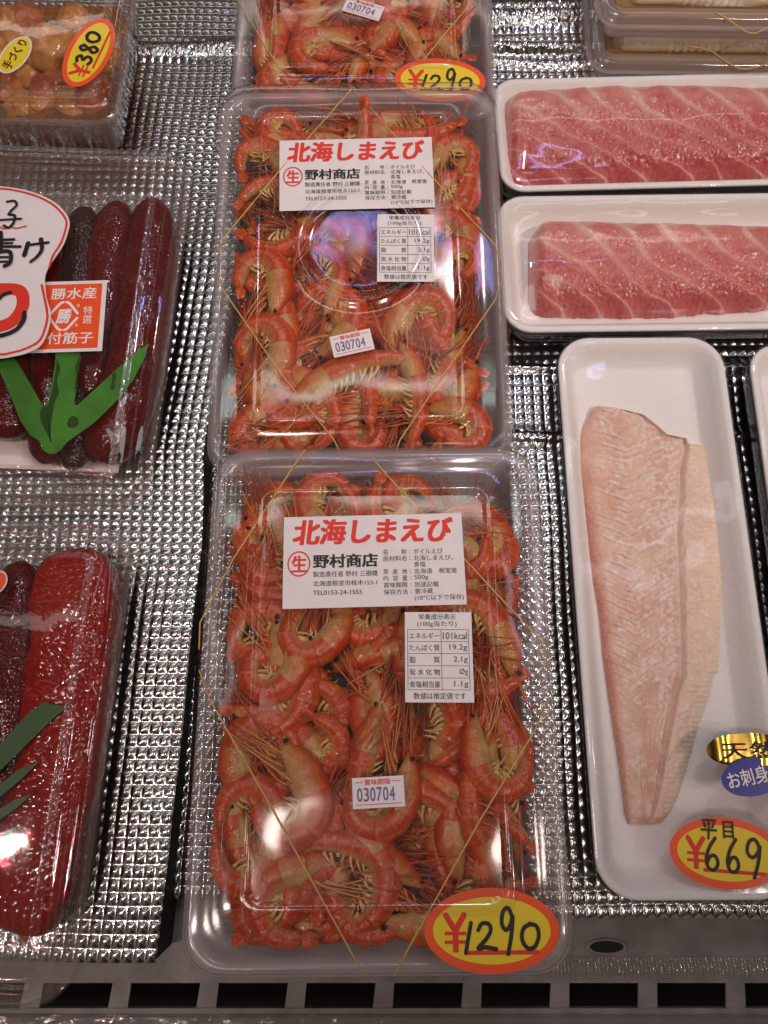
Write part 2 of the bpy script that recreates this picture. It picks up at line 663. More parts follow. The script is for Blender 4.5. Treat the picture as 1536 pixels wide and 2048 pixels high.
# ---------------------------------------------------------------- the shelf
y_front = at(768, 2018, 0).y
ZS = -.034                                  # white shelf plate under everything
mb = MB()
z = ZS
yb, yf = at(768, 1880, ZS).y, at(768, 1966, ZS).y
ys, ye = yf, at(768, 2016, ZS).y
box(mb, -.6, yf, z - .003, .6, .75, z)                       # plate
slots = [((110, 150), 0), ((448, 484), 0), ((782, 818), 0), ((1116, 1150), 0), ((1454, 1490), 0)]
pitch = (at(350 + 448 * .5208, 1990, ZS) - at(350 + 110 * .5208, 1990, ZS)).x
xb0 = at(350 + 130 * .5208, 1990, ZS).x
w = .0052
for k in range(-6, 10):
    xc = xb0 + k * pitch
    v = [(xc - w * 1.05 - .0012, ye, z - .002), (xc + w * 1.05 - .0012, ye, z - .002), (xc + w, ys, z - .002), (xc - w, ys, z - .002)]
    v += [(a, b, z - .0002) for a, b, c in v]
    mb.add(v, [(3, 2, 1, 0), (4, 5, 6, 7), (0, 1, 5, 4), (1, 2, 6, 5), (2, 3, 7, 6), (3, 0, 4, 7)])
box(mb, -.6, ye - .03, z - .003, .6, ye, z + .0005)
shelf = link('shelf', mb.mesh('shelf', [M['shelf']], False))
shelf['kind'] = 'structure'
mb = MB()
box(mb, -.7, -.5, ZS - .10, .7, .8, ZS - .095)  # black sheet painting the shade seen through the slots
shade_sheet = link('slot_shade', mb.mesh('slot_shade', [M['dark']], False))
shade_sheet['kind'] = 'structure'
# clear strip along the front edge
mb = MB()
box(mb, -.6, ye - .040, z + .001, .6, ye - .003, z + .006)
o = link('price_rail', mb.mesh('price_rail', [M['rail']], False))
tag(o, 'clear plastic strip along the front edge of the slotted shelf', 'price rail')


# drip hole with a pressed rim
hp = at(1213, 1893, ZS)
mb = MB()
loft(mb, [[(hp.x + p[0], hp.y + p[1], z_) for p in ellipse(a_, b_)] for a_, b_, z_ in ((.0125, .0046, ZS + .0002), (.0112, .0040, ZS + .0016), (.0098, .0032, ZS + .0012), (.0094, .0029, ZS + .0004))])
part('hole_rim', mb, M['shelf'], shelf)
mb = MB()
mb.add([(hp.x + p[0], hp.y + p[1], ZS + .0006) for p in ellipse(.0096, .0031)], [tuple(range(64))])  # black disc on the uncut plate, painting the shade inside the hole
part('hole_shade', mb, M['dark'], shelf, False)
# ribbed clear strip lying on the shelf to the right
mb = MB()
ya, yb2 = at(1300, 1957, ZS + .004).y, at(1300, 1916, ZS + .004).y
n_ = 420
va = [(.085 + .26 * i / n_, ya, ZS + .0040 + .0010 * math.sin(i * .9) + .0006 * mnoise.noise(Vector((i * .13, 0, 0)))) for i in range(n_ + 1)]
vb = [(x_, (ya + yb2) / 2, z_ + .0012) for x_, y_, z_ in va]
vc = [(x_, yb2, ZS + .0032 + (z_ - ZS - .004) * .4) for x_, y_, z_ in va]
mb.add(va + vb + vc, [(r_ * (n_ + 1) + i, r_ * (n_ + 1) + i + 1, (r_ + 1) * (n_ + 1) + i + 1, (r_ + 1) * (n_ + 1) + i) for r_ in range(2) for i in range(n_)])
o = link('ribbed_strip', mb.mesh('ribbed_strip', [M['rail']]))
tag(o, 'ribbed clear plastic strip on the shelf edge right of the nearest pack', 'plastic strip')


# ---------------------------------------------------------------- embossed foil
def foil_mesh(name, x0, x1, y0, y1, cw, ch, z, amp, seams=(), sub=7, seed=0, edge=0., edgeline=None):
    nx, ny = int(round((x1 - x0) / cw)), int(round((y1 - y0) / ch))
    gx = np.linspace(0, nx, nx * sub + 1)
    gy = np.linspace(0, ny, ny * sub + 1)
    U, V = np.meshgrid(gx, gy)
    rs = np.random.RandomState(seed)
    ci, cj = np.clip(U.astype(int), 0, nx - 1), np.clip(V.astype(int), 0, ny - 1)
    fu, fv = U - ci, V - cj
    A = (1 + .10 * rs.randn(ny, nx))[cj, ci]
    su = 1 - np.abs(2 * fu - 1) ** 1.9
    sv = 1 - np.abs(2 * fv - 1) ** 1.9
    h = A * (.55 * np.minimum(su, sv) + .45 * su * sv)
    tx, ty = rs.randn(ny, nx)[cj, ci] * .09, rs.randn(ny, nx)[cj, ci] * .09
    h = h + (tx * (fu - .5) + ty * (fv - .5)) * np.minimum(su, sv)
    X = x0 + U * cw + cw * .05 * np.sin(V * .37 + seed) + edge * np.sin(V * .06)
    Y = y0 + V * ch + ch * .06 * np.sin(U * .31 + seed * 2)
    Zb = .0016 * np.sin(X * 23 + seed) * np.sin(Y * 17 + seed) + .0007 * np.sin(X * 61) * np.cos(Y * 47)
    Z = amp * h
    for (sy, sw, sh) in seams:                       # crushed folds across the sheet
        g = np.exp(-((Y - sy - .002 * np.sin(X * 40)) / sw) ** 2)
        crumple = rs.randn(*X.shape) * .16
        Z = Z * (1 - .75 * g) + sh * g * (1 + crumple)
    Z = Z + Zb + z
    if edgeline is not None:
        ex, ey = edgeline
        X = X + np.interp(Y, ey, ex) - x1
    n0, n1 = X.shape
    me = bpy.data.meshes.new(name)
    vs = np.stack([X, Y, Z], -1).reshape(-1, 3)
    idx = np.arange(n0 * n1).reshape(n0, n1)
    fs = np.stack([idx[:-1, :-1], idx[:-1, 1:], idx[1:, 1:], idx[1:, :-1]], -1).reshape(-1, 4)
    me.vertices.add(len(vs))
    me.vertices.foreach_set('co', vs.ravel())
    me.loops.add(fs.size)
    me.loops.foreach_set('vertex_index', fs.ravel())
    me.polygons.add(len(fs))
    me.polygons.foreach_set('loop_start', np.arange(0, fs.size, 4))
    me.polygons.foreach_set('use_smooth', np.ones(len(fs), bool))
    me.materials.append(M['foil'])
    me.update()
    me.validate()
    return me


CW, CH = .0063, .0068
lf_y0 = at(200, 1925, 0).y
seam_y = at(300, 96, 0).y
EP = [at(x_, y_, 0) for x_, y_ in ((317, 1929), (345, 1700), (362, 1500), (374, 1370), (405, 1100), (413, 900))]
EL = ([p.x for p in EP] + [-.098, -.088], [p.y for p in EP] + [.30, .60])
me = foil_mesh('foil_mat', -.322, -.1185, lf_y0, .60, CW, CH, -.0010, .00085, seams=((seam_y, .006, .004),), seed=1, edge=.0008, edgeline=EL)
o = link('foil_mat', me)
tag(o, 'silver embossed foil mat under the clear boxes of salmon roe', 'foil mat')
# the board below it, whose side drops into the gap
mb = MB()
ol = [(-.33, lf_y0 + .001)] + [(x_ - .002, max(y_, lf_y0 + .001)) for x_, y_ in zip(*EL)] + [(-.33, .60)]
slab(mb, ol, ZS + .0005, -.0035)
part('board', mb, M['dark'], o, False)  # coloured near-black to paint the shade in the gap
# lower sheet in the gap
me = foil_mesh('foil_mat', -.121, .02, at(300, 1800, -.02).y, .60, CW, CH, -.022, .0014, seed=4)
o = link('foil_mat', me)
tag(o, 'shaded foil mat lying low in the gap beneath the shrimp packs', 'foil mat')
# right sheet
rf_y0 = at(1300, 1838, 0).y
me = foil_mesh('foil_mat', .078, .345, rf_y0, .60, CW * .98, CH, -.0010, .00085,
               seams=((at(1100, 872, 0).y, .004, .003), (at(1100, 732, 0).y, .003, .0015), (at(1100, 98, 0).y, .004, .006),
                      (at(1100, 36, 0).y, .007, .006), (at(1100, 14, 0).y, .004, .004), (at(1100, 125, 0).y, .003, .003)), seed=2)
o = link('foil_mat', me)
tag(o, 'silver embossed foil mat under the white tuna and flounder trays', 'foil mat')
mb = MB()
box(mb, .082, rf_y0 + .003, ZS + .0005, .345, .60, -.0035)
part('board', mb, M['dark'], o, False)  # near-black too: the recess shade below the foil edge is in its colour


# ---------------------------------------------------------------- stickers and labels
DIG = {
    '1': [[(.75, 1), (.25, 0)]],
    '2': [[(.12, .74), (.30, .97), (.60, .96), (.70, .74), (.50, .44), (.08, .08), (.40, .12), (.92, .05)]],
    '9': [[(.82, .80), (.60, 1), (.30, .92), (.20, .66), (.42, .52), (.70, .64), (.84, .84), (.72, .42), (.48, 0)]],
    '0': [[(.55, .98), (.22, .80), (.12, .40), (.35, .05), (.68, .10), (.90, .50), (.82, .88), (.50, .98)]],
    '6': [[(.72, 1), (.38, .70), (.18, .34), (.30, .06), (.62, .02), (.82, .22), (.68, .44), (.40, .42), (.24, .24)]],
    '3': [[(.14, .90), (.50, 1), (.76, .80), (.40, .55), (.78, .38), (.70, .10), (.40, 0), (.08, .12)]],
    '8': [[(.76, .84), (.50, 1), (.24, .80), (.50, .54), (.80, .26), (.50, 0), (.20, .20), (.50, .50), (.78, .86)]],
}


def digits(mb, s, boxes, wd, z):
    k = 0
    for ch, (x0, y0, x1, y1) in zip(s, boxes):
        for st in DIG[ch]:
            stroke(mb, [(x0 + px * (x1 - x0), y0 + py * (y1 - y0)) for px, py in st], wd, z, z_step=4e-5 * k)
            k += 1


def price_sticker(parent, loc, a, b, rot, number, pitch=0., roll=0., extra=None):
    """oval price sticker: red edge, yellow field, yen sign, underline, marker digits"""
    mb = MB()
    slab(mb, ellipse(a, b), 0, .00018)
    st = part('price_sticker', mb, M['sticker_red'], parent, False)
    st.matrix_local = Matrix.Translation(loc) @ Matrix.Rotation(rot, 4, 'Z') @ Matrix.Rotation(pitch, 4, 'X') @ Matrix.Rotation(roll, 4, 'Y')
    mb = MB()
    slab(mb, ellipse(a * .87, b * .78), .00022, .00026)
    part('yellow_field', mb, M['sticker_yellow'], st, False)
    mb = MB()
    # yen sign
    zx = .0004
    x0, x1 = -a * .70, -a * .38
    xm = (x0 + x1) / 2
    yt, ym, yl = b * .36, b * .0, -b * .50
    w_ = a * .085
    stroke(mb, [(x0 + w_ * .3, yt), (xm, ym)], w_, zx, per=2)
    stroke(mb, [(x1 - w_ * .3, yt), (xm, ym)], w_, zx + 5e-5, per=2)
    bar(mb, xm - w_ / 2, yl, xm + w_ / 2, ym, zx + 9e-5)
    bar(mb, x0, -b * .10, x1, -b * .02, zx + 12e-5)
    bar(mb, x0, -b * .30, x1, -b * .22, zx + 12e-5)
    bar(mb, -a * .42, -b * .56, a * .68, -b * .46, zx)
    part('yen_lettering', mb, M['red_ink'], st, False)
    mb = MB()
    if number == '1290':
        digits(mb, '1290', [(-a * .44, -b * .50, -a * .26, b * .18), (-a * .24, -b * .46, a * .08, b * .18),
                            (a * .10, -b * .54, a * .36, b * .52), (a * .40, -b * .44, a * .72, b * .16)], a * .058, .0006)
    elif number == '669':
        digits(mb, '669', [(-a * .42, -b * .50, -a * .10, b * .40), (-a * .04, -b * .52, a * .26, b * .40),
                           (a * .30, -b * .62, a * .66, b * .44)], a * .060, .0006)
    elif number == '380':
        digits(mb, '380', [(-a * .36, -b * .30, -a * .08, b * .38), (-a * .06, -b * .36, a * .22, b * .46), (a * .24, -b * .22, a * .58, b * .42)], a * .075, .0006)
    if extra:
        extra(mb, a, b)
    part('handwritten_lettering', mb, M['black_ink'], st, False)
    return st


def sheet(parent, name, corners, thick=.00015, mat='paper'):
    """a paper label whose local frame has its origin at its lower left corner; corners TL, TR, BR, BL in the parent's frame"""
    TL, TR, BR, BL = [Vector(c) for c in corners]
    ex = ((TR - TL) + (BR - BL)) / 2
    ey = ((TL - BL) + (TR - BR)) / 2
    w_, h_ = ex.length, ey.length
    c = (TL + TR + BR + BL) / 4
    x = ex.normalized()
    zz = x.cross(ey).normalized()
    y = zz.cross(x)
    Mx = Matrix((x, y, zz)).transposed().to_4x4()
    Mx.translation = c - x * w_ / 2 - y * h_ / 2
    mb = MB()
    slab(mb, [(0, 0), (w_, 0), (w_, h_), (0, h_)], 0, thick)
    o = part(name, mb, M[mat], parent, False)
    o.matrix_local = Mx
    return o, w_, h_


def name_label(parent, corners):
    lab, w_, h_ = sheet(parent, 'name_label', corners)
    k, q = w_ / 1345, h_ / 616

    def T(mb, s, x0, y0, x1, y1, bold=0., shear=0.):
        text(mb, s, x0 * k, h_ - y1 * q, x1 * k, h_ - y0 * q, .0003, bold=bold, shear=shear)
    mb = MB()
    T(mb, '北海しまえび', 75, 25, 1270, 192, .034, .12)
    T(mb, '生', 66, 268, 172, 376, .028)
    c = (117 * k, h_ - 322 * q)
    ring = []
    n = 40
    for r_ in (86 * k, 75 * k):
        ring.append([(c[0] + r_ * math.cos(2 * math.pi * i / n), c[1] + r_ * q / k * math.sin(2 * math.pi * i / n), .0003) for i in range(n)])
    loft(mb, ring)
    part('red_lettering', mb, M['red_ink'], lab, False)
    mb = MB()
    T(mb, '野村商店', 225, 264, 700, 352, .030)
    T(mb, '製造責任者 野村 三樹雄', 222, 376, 700, 414, .006)
    T(mb, '北海道根室市桂木153-1', 222, 438, 694, 474, .006)
    T(mb, 'TEL0153-24-1555', 222, 502, 582, 532, .008)
    rows = [(240, '名', '称', 'ボイルえび', 1188), (284, '原材料名', None, '北海しまえび、', 1262), (326, None, None, '食塩', 1056),
            (372, '原産地', None, '北海道　根室産', 1286), (416, '内容量', None, '500g', 1072), (460, '賞味期限', None, '別途記載', 1148),
            (505, '保存方法', None, '要冷蔵', 1102)]
    for y, a_, b_, v_, xe in rows:
        if a_ == '名':
            T(mb, a_, 742, y, 780, y + 36, .004)
            T(mb, b_, 880, y, 918, y + 36, .004)
        elif a_:
            if len(a_) == 3:
                for i, ch in enumerate(a_):
                    T(mb, ch, 742 + i * 70, y, 778 + i * 70, y + 35, .004)
            else:
                T(mb, a_, 742, y, 918, y + 36, .004)
        if a_:
            for dy in (10, 24):
                bar(mb, 940 * k, h_ - (y + dy + 5) * q, 946 * k, h_ - (y + dy) * q, .0003)
        T(mb, v_, 970, y, xe, y + 36, .004)
    T(mb, '(10℃以下で保存)', 968, 548, 1325, 588, .004)
    part('black_lettering', mb, M['black_ink'], lab, False)
    return lab


def nutrition_label(parent, corners):
    lab, w_, h_ = sheet(parent, 'nutrition_label', corners)
    k, q = w_ / 488, h_ / 592

    def T(mb, s, x0, y0, x1, y1, bold=.006):
        text(mb, s, x0 * k, h_ - y1 * q, x1 * k, h_ - y0 * q, .0003, bold=bold)
    mb = MB()
    T(mb, '栄養成分表示', 100, 12, 372, 50)
    T(mb, '(100g当たり)', 90, 60, 378, 102)
    ys = [118, 198, 277, 357, 436, 512]
    for y in ys:
        bar(mb, 20 * k, h_ - (y + 1.5) * q, 462 * k, h_ - (y - 1.5) * q, .0003)
    for x in (20, 263, 462):
        bar(mb, (x - 1.6) * k, h_ - 513 * q, (x + 1.6) * k, h_ - 117 * q, .00035)
    for y, n_, v_, x0 in zip(ys, ('エネルギー', 'たんぱく質', None, '炭水化物', '食塩相当量'), ('101kcal', '19.2g', '2.1g', 'Øg', '1.1g'),
                             (276, 322, 350, 390, 350)):
        if n_ is None:
            T(mb, '脂', 32, y + 20, 76, y + 62)
            T(mb, '質', 206, y + 20, 250, y + 62)
        elif n_ == '炭水化物':
            for i, ch in enumerate(n_):
                T(mb, ch, 32 + i * 58, y + 20, 76 + i * 58, y + 62)
        else:
            T(mb, n_, 32, y + 20, 250, y + 62)
        T(mb, v_, x0, y + 18, 450, y + 64, .004)
    T(mb, '数値は推定値です', 60, 530, 430, 572)
    part('lettering', mb, M['black_ink'], lab, False)
    return lab


def date_sticker(parent, corners):
    lab, w_, h_ = sheet(parent, 'date_sticker', corners)
    mb = MB()
    text(mb, '賞味期限', w_ * .24, h_ * .74, w_ * .74, h_ * .93, .0003, bold=.012)
    for x0, x1, y in ((.06, .22, .84), (.76, .94, .84), (.06, .94, .12)):
        bar(mb, x0 * w_, (y - .012) * h_, x1 * w_, (y + .012) * h_, .0003)
    part('red_lettering', mb, M['red_ink'], lab, False)
    mb = MB()
    for i, ch in enumerate('030704'):
        text(mb, ch, w_ * (.09 + i * .125), h_ * .22, w_ * (.09 + i * .125 + .10), h_ * .66, .0003, bold=.012)
    part('date_lettering', mb, M['purple_ink'], lab, False)
    return lab


# ---------------------------------------------------------------- shrimps
def lerp3(a, b, t):
    return tuple(a[i] + (b[i] - a[i]) * t for i in range(3))


def shrimp_mesh(curl, seed, fat=1.):
    """lies on its side in XY; head tip at the origin, carapace along -Y, abdomen curling towards +X; the back faces outwards"""
    rs = random.Random(seed)
    Lc, La = .030, .047
    N, K = 96, 26
    ds = (Lc + La) / N
    p = Vector((0, 0, 0))
    ang = -math.pi / 2
    cs, ts = [], []
    for i in range(N + 1):
        s = i * ds
        cs.append(p.copy())
        ts.append(Vector((math.cos(ang), math.sin(ang), 0)))
        if s > Lc * .75:
            u = (s - Lc * .75) / (La + Lc * .25)
            kk = curl * (1.25 * math.sin(math.pi * min(1, u * 1.02)) ** .7) / (La + Lc * .25) * 1.02
        else:
            kk = curl * .10 / Lc
        ang += kk * ds
        p = p + ts[-1] * ds
    red, orange = (.48, .036, .007), (.60, .108, .015)
    tan, cream = (.46, .21, .055), (.56, .34, .12)
    v, c = [], []
    for i in range(N + 1):
        s = i * ds
        t = ts[i]
        nrm = Vector((t.y, -t.x, 0)) * (1 if True else -1)       # towards the back: right of travel turned outwards
        nrm = Vector((t.y, -t.x, 0))
        if s < Lc:
            u = s / Lc
            rn = .0098 * fat * (min(1, u * 1.45 + .06)) ** .8 * (1 - .04 * u)
            rb = .0078 * fat * (min(1, u * 1.5 + .06)) ** .8
            seg = 0
        else:
            u = (s - Lc) / La
            rn = .0093 * fat * (1 - .62 * u ** 1.35)
            rb = .0080 * fat * (1 - .58 * u ** 1.35)
            ph = (u * 6.2) % 1
            step = 1 + .055 * (ph - .5) + (.02 if ph > .9 else 0)
            rn *= step
            rb *= step
            seg = ph
            if u > .93:
                q = (1 - u) / .07
                rn *= .35 + .65 * q
                rb *= .35 + .65 * q
        for k in range(K):
            a = 2 * math.pi * k / K
            ca, sa = math.cos(a), math.sin(a)
            flat = 1.0 if ca > -.2 else .92
            pt = cs[i] + nrm * (rn * ca * flat) + Vector((0, 0, rb * sa))
            v.append(pt)
            nz = mnoise.noise(Vector((pt.x * 180 + seed, pt.y * 180, pt.z * 180)))
            nz2 = mnoise.noise(Vector((pt.x * 60 + seed * 3, pt.y * 60, pt.z * 60)))
            if s < Lc:
                d = ca + .25 * nz2
                if d > .62:
                    cc = lerp3(orange, red, min(1, (d - .62) * 3))
                elif d > .30:
                    cc = lerp3(tan, orange, (d - .30) / .32)
                else:
                    cc = lerp3(cream, tan, max(0, min(1, (d + .7))))
                if abs(ca - .05 - .5 * (u - .5)) < .11 and .25 < u < .85:
                    cc = lerp3(cc, (.66, .13, .015), .8)
                if u < .25:
                    cc = lerp3(cc, orange, (.25 - u) * 2.6)
            else:
                d = ca + .15 * nz
                stripe = math.sin(ca * 9.5 + .6 * nz) * .5 + .5
                cc = lerp3(red, orange, stripe * .9)
                pale = max(0, math.sin(ca * 6.0 + 1.2)) ** 3
                cc = lerp3(cc, (.62, .22, .10), pale * .28)
                if d < -.35:
                    cc = lerp3(cc, cream, min(1, (-.35 - d) * 2.2))
                if seg > .84:
                    cc = lerp3(cc, (.64, .24, .11), .32)
                elif seg < .10:
                    cc = lerp3(cc, (.36, .024, .005), .45)
            g = 1 + .22 * nz
            c.append((min(1, cc[0] * g), cc[1] * g, cc[2] * g))
    f = []
    for i in range(N):
        for k in range(K):
            j = (k + 1) % K
            f.append((i * K + k, i * K + j, (i + 1) * K + j, (i + 1) * K + k))
    f.append(tuple(range(K)))
    f.append(tuple(reversed(range(N * K, N * K + K))))
    mb = MB()
    mb.add(v, f, 0, c)
    # tail fan
    e, te = cs[-1], ts[-1]
    ne = Vector((te.y, -te.x, 0))
    for q, ln in ((-.30, .0085), (-.14, .0105), (0, .010), (.14, .0105), (.30, .0085)):
        d = (te * math.cos(q) + ne * math.sin(q))
        pts = [e - te * .003 + d * (ln * x) + Vector((0, 0, .0012 * q)) for x in (0, .3, .6, .85, 1)]
        wd = [.0009, .0014, .0019, .0016, .0004]
        sd = Vector((-d.y, d.x, 0))
        vv = [pp + sd * w_ + Vector((0, 0, .0006)) for pp, w_ in zip(pts, wd)] + [pp - sd * w_ + Vector((0, 0, .0002)) for pp, w_ in zip(pts, wd)]
        vv += [x - Vector((0, 0, .0008)) for x in vv]
        ff = [(i, i + 5, i + 6, i + 1) for i in range(4)] + [(i + 11, i + 16, i + 15, i + 10) for i in range(4)]
        ff += [(i, i + 1, i + 11, i + 10) for i in range(4)] + [(i + 15, i + 16, i + 6, i + 5) for i in range(4)]
        mb.add(vv, ff, 0, (.62, .10, .03))
    # swimmerets inside the curl
    for i in range(int(N * .42), int(N * .84), 5):
        for sgn in (-1, 1):
            b = cs[i] - Vector((ts[i].y, -ts[i].x, 0)) * .0052 + Vector((0, 0, .0028 * sgn))
            d = (-Vector((ts[i].y, -ts[i].x, 0)) * 1.0 - ts[i] * rs.uniform(.1, .8) + Vector((0, 0, rs.uniform(-.2, .3)))).normalized()
            ln = rs.uniform(.006, .0095)
            m_ = b + d * ln * .5 + ts[i] * .0006
            tube(mb, smooth_line([b, m_, b + d * ln], 3), lambda x: .0013 * (1 - .75 * x), 5, 0, lerp3((.74, .52, .20), (.62, .34, .10), rs.random()))
    # walking legs folded forward along the belly
    for i in range(13):
        b = cs[int(N * .06 + i * 1.8)] - Vector((ts[0].y, -ts[0].x, 0)) * .0062 + Vector((0, 0, rs.uniform(-.003, .005)))
        d = Vector((rs.uniform(.1, .5), rs.uniform(.5, 1), rs.uniform(-.1, .15))).normalized()
        d2 = Vector((rs.uniform(-.35, .25), 1, rs.uniform(-.1, .1))).normalized()
        l1, l2 = rs.uniform(.006, .011), rs.uniform(.012, .028)
        tube(mb, smooth_line([b, b + d * l1, b + d * l1 + d2 * l2], 4), lambda x: .00085 * (1 - .6 * x), 5, 0,
             lerp3((.62, .10, .02), (.60, .28, .08), rs.random()))
    # rostrum
    tube(mb, [Vector((-.0005, -.004, .001)), Vector((-.002, .006, .001)), Vector((-.0045, .017, .0015))], lambda x: .0016 * (1 - .85 * x), 6, 0, (.60, .09, .02))
    for sgn in (-1, 1):
        ball(mb, (-.0018, -.0035, .0042 * sgn), .0013, 10, 7, 1)
    body = mb.mesh('boiled_shrimp', [M['shrimp'], M['eye']])
    # feelers
    mb = MB()
    for i in range(11):
        b = Vector((rs.uniform(-.003, .004), rs.uniform(-.004, .002), rs.uniform(-.003, .004)))
        ln = rs.uniform(.030, .085)
        bend = rs.uniform(-.25, .25)
        side = rs.uniform(-.17, .17)
        pts = [b]
        for j in range(1, 6):
            x = j / 5
            pts.append(b + Vector((side * ln * x + bend * ln * x * x * .7, ln * x * (1 - .12 * abs(bend) * x), rs.uniform(-.0005, .0008) + .0015 * math.sin(x * 3))))
        tube(mb, smooth_line(pts, 4), (lambda r0: (lambda x: r0 * (1 - .7 * x) + .00010))(rs.choice((.00022, .00035, .0006))), 5, rs.choice((0, 0, 1)))
    return body, mb, np.array([q.co[:] for q in body.vertices])


VAR = [shrimp_mesh(R(cu), 11 + i, ft) for i, (cu, ft) in enumerate(((215, 1.), (190, .95), (240, 1.03), (130, .92), (45, .92), (170, .9)))]


def settle(frame_m, loc, var, label, group, under=False):
    """put one shrimp into a pack: pushed in from the walls and the lid, its feelers bent along them"""
    body, feel, bv = VAR[var]
    A = np.array(loc.to_3x3())
    P = bv @ A.T + np.array(loc.translation)
    lo, hi = P.min(0), P.max(0)
    lim_lo, lim_hi = np.array((-.0785, -.1190, .0035)), np.array((.0785, .1180, .0432))
    sh = np.maximum(lim_lo - lo, 0) - np.maximum(hi - lim_hi, 0)
    loc = Matrix.Translation(sh) @ loc
    o = bpy.data.objects.new('boiled_shrimp', body)
    COL.objects.link(o)
    o.matrix_world = frame_m @ loc
    tag(o, label, 'shrimp', group)
    Li = loc.inverted()
    fb = MB()
    nper = 21 * 5
    nst = len(feel.v) // nper
    pick = range(nst) if not under else range(0, nst, 3)
    stray = rnd.random() < .05
    out = []
    for k in pick:
        base = loc @ Vector(feel.v[k * nper])
        W0 = [loc @ Vector(q) for q in feel.v[k * nper:(k + 1) * nper]]
        for g in (1, .85, .7, .55, .42, .3, .2):
            W1 = [base + (p - base) * g for p in W0]
            if all(abs(p.x) < (.096 if stray else .0790) and abs(p.y) < (.122 if stray else .1190) and (stray or .003 < p.z < .0434) for p in (W1[-1], W1[len(W1) // 2])):
                break
        o_ = len(out)
        out += [tuple(Li @ p) for p in W1]
    nf = len(feel.f) // nst
    for n_, k in enumerate(pick):
        sh_ = (n_ - k) * nper
        fb.f += [tuple(i + sh_ for i in f_) for f_ in feel.f[k * nf:(k + 1) * nf]]
        fb.mi += feel.mi[k * nf:(k + 1) * nf]
    fb.c = [(1, 1, 1)] * len(out)
    fb.v = out
    part('antennae', fb, [M['antenna'], M['antenna_dark']], o)
    return o


def place_shrimp(frame_m, z, head, back, side, var, label, group, tilt=(0, 0)):
    """head and back: the pixels of the head tip and of the carapace end; side -1 mirrors the curl"""
    a = on(frame_m, *head, z)
    b = on(frame_m, *back, z)
    d = b - a
    s = max(.88, min(1.10, d.length / .030))
    ang = math.atan2(d.y, d.x) + math.pi / 2
    loc = Matrix.Translation((a.x, a.y, z)) @ Matrix.Rotation(ang, 4, 'Z') @ Matrix.Rotation(tilt[0], 4, 'X') @ Matrix.Rotation(tilt[1], 4, 'Y') @ Matrix.Diagonal((s * side, s, s, 1))
    return settle(frame_m, loc, var, label, group)


# ---------------------------------------------------------------- shrimp packs
PH = .045                                    # height of the lid's shoulder above the pack's bottom
PW, PL = .0880, .1280                         # half width, half length
PLAT = PH + .0035


def lid_mesh(arc_ring=None, seed=0):
    mb = MB()
    loops = []
    for i, z_ in ((-.0035, .0325), (-.0030, .0345), (-.0004, .0355), (.0006, .0375), (.0014, PH - .003), (.0022, PH - .0006), (.0042, PH), (.013, PH), (.0215, PH - .0004), (.0235, PH + .0006),
                  (.0248, PLAT - .0008), (.0262, PLAT), (.0290, PLAT), (.0300, PLAT - .0006), (.0312, PLAT - .0012)):
        loops.append(rr(PW - i, PL - i, max(.018 - i * .35, .006), z_, n=8, sub=14))
    loft(mb, loops)
    # inner panel as a fine grid so that the thin sheet can bulge a little
    hx, hy = PW - .0312, PL - .0312
    nx, ny = 70, 110
    r0 = .007

    def hz(x, y):
        z_ = PLAT - .0012
        ex = max(abs(x) - hx + .02, 0) / .02
        ey = max(abs(y) - hy + .02, 0) / .02
        m_ = max(0, 1 - max(ex, ey) ** 2)
        z_ += m_ * (.0011 * mnoise.noise(Vector((x * 19, y * 19, 3.1 + seed))) + .00010 * mnoise.noise(Vector((x * 70, y * 70, 1.1))))
        if arc_ring:  # ring ridge added to the lid so the blue bar reflects as arcs
            r_ = math.hypot(x - arc_ring[0], y - arc_ring[1])
            z_ += m_ * arc_ring[3] * math.exp(-((r_ - arc_ring[2]) / .0045) ** 2)
        return z_
    v = []
    for j in range(ny + 1):
        for i in range(nx + 1):
            x, y = -hx + 2 * hx * i / nx, -hy + 2 * hy * j / ny
            # pull the corners in to the rounded outline
            cx, cyy = abs(x) - (hx - r0), abs(y) - (hy - r0)
            if cx > 0 and cyy > 0:
                l_ = math.hypot(cx, cyy)
                m_ = max(cx, cyy)
                x = math.copysign(hx - r0 + cx * m_ / l_, x)
                y = math.copysign(hy - r0 + cyy * m_ / l_, y)
            v.append((x, y, hz(x, y)))
    f = [(j * (nx + 1) + i, j * (nx + 1) + i + 1, (j + 1) * (nx + 1) + i + 1, (j + 1) * (nx + 1) + i) for j in range(ny) for i in range(nx)]
    mb.add(v, f)
    # pressed tabs: one at the back, one on each side, one small square
    for (cx, cyy, a_, b_) in ((0, PL - .0145, .036, .0052), (-PW + .0125, -.052, .0048, .032), (PW - .0125, -.052, .0048, .032), (0, -PL + .040, .006, .006)):
        zb = PH if abs(cyy) > .09 or abs(cx) > .05 else PLAT - .0012
        l = [[(cx + p[0], cyy + p[1], p[2]) for p in rr(a_ - q, b_ - q, min(a_, b_) * .95 - q, zb + h_, n=6, sub=4)] for q, h_ in ((-.0004, .0001), (.0003, .0011), (.0010, .0013), (.0016, .0006))]
        loft(mb, l)
    return mb


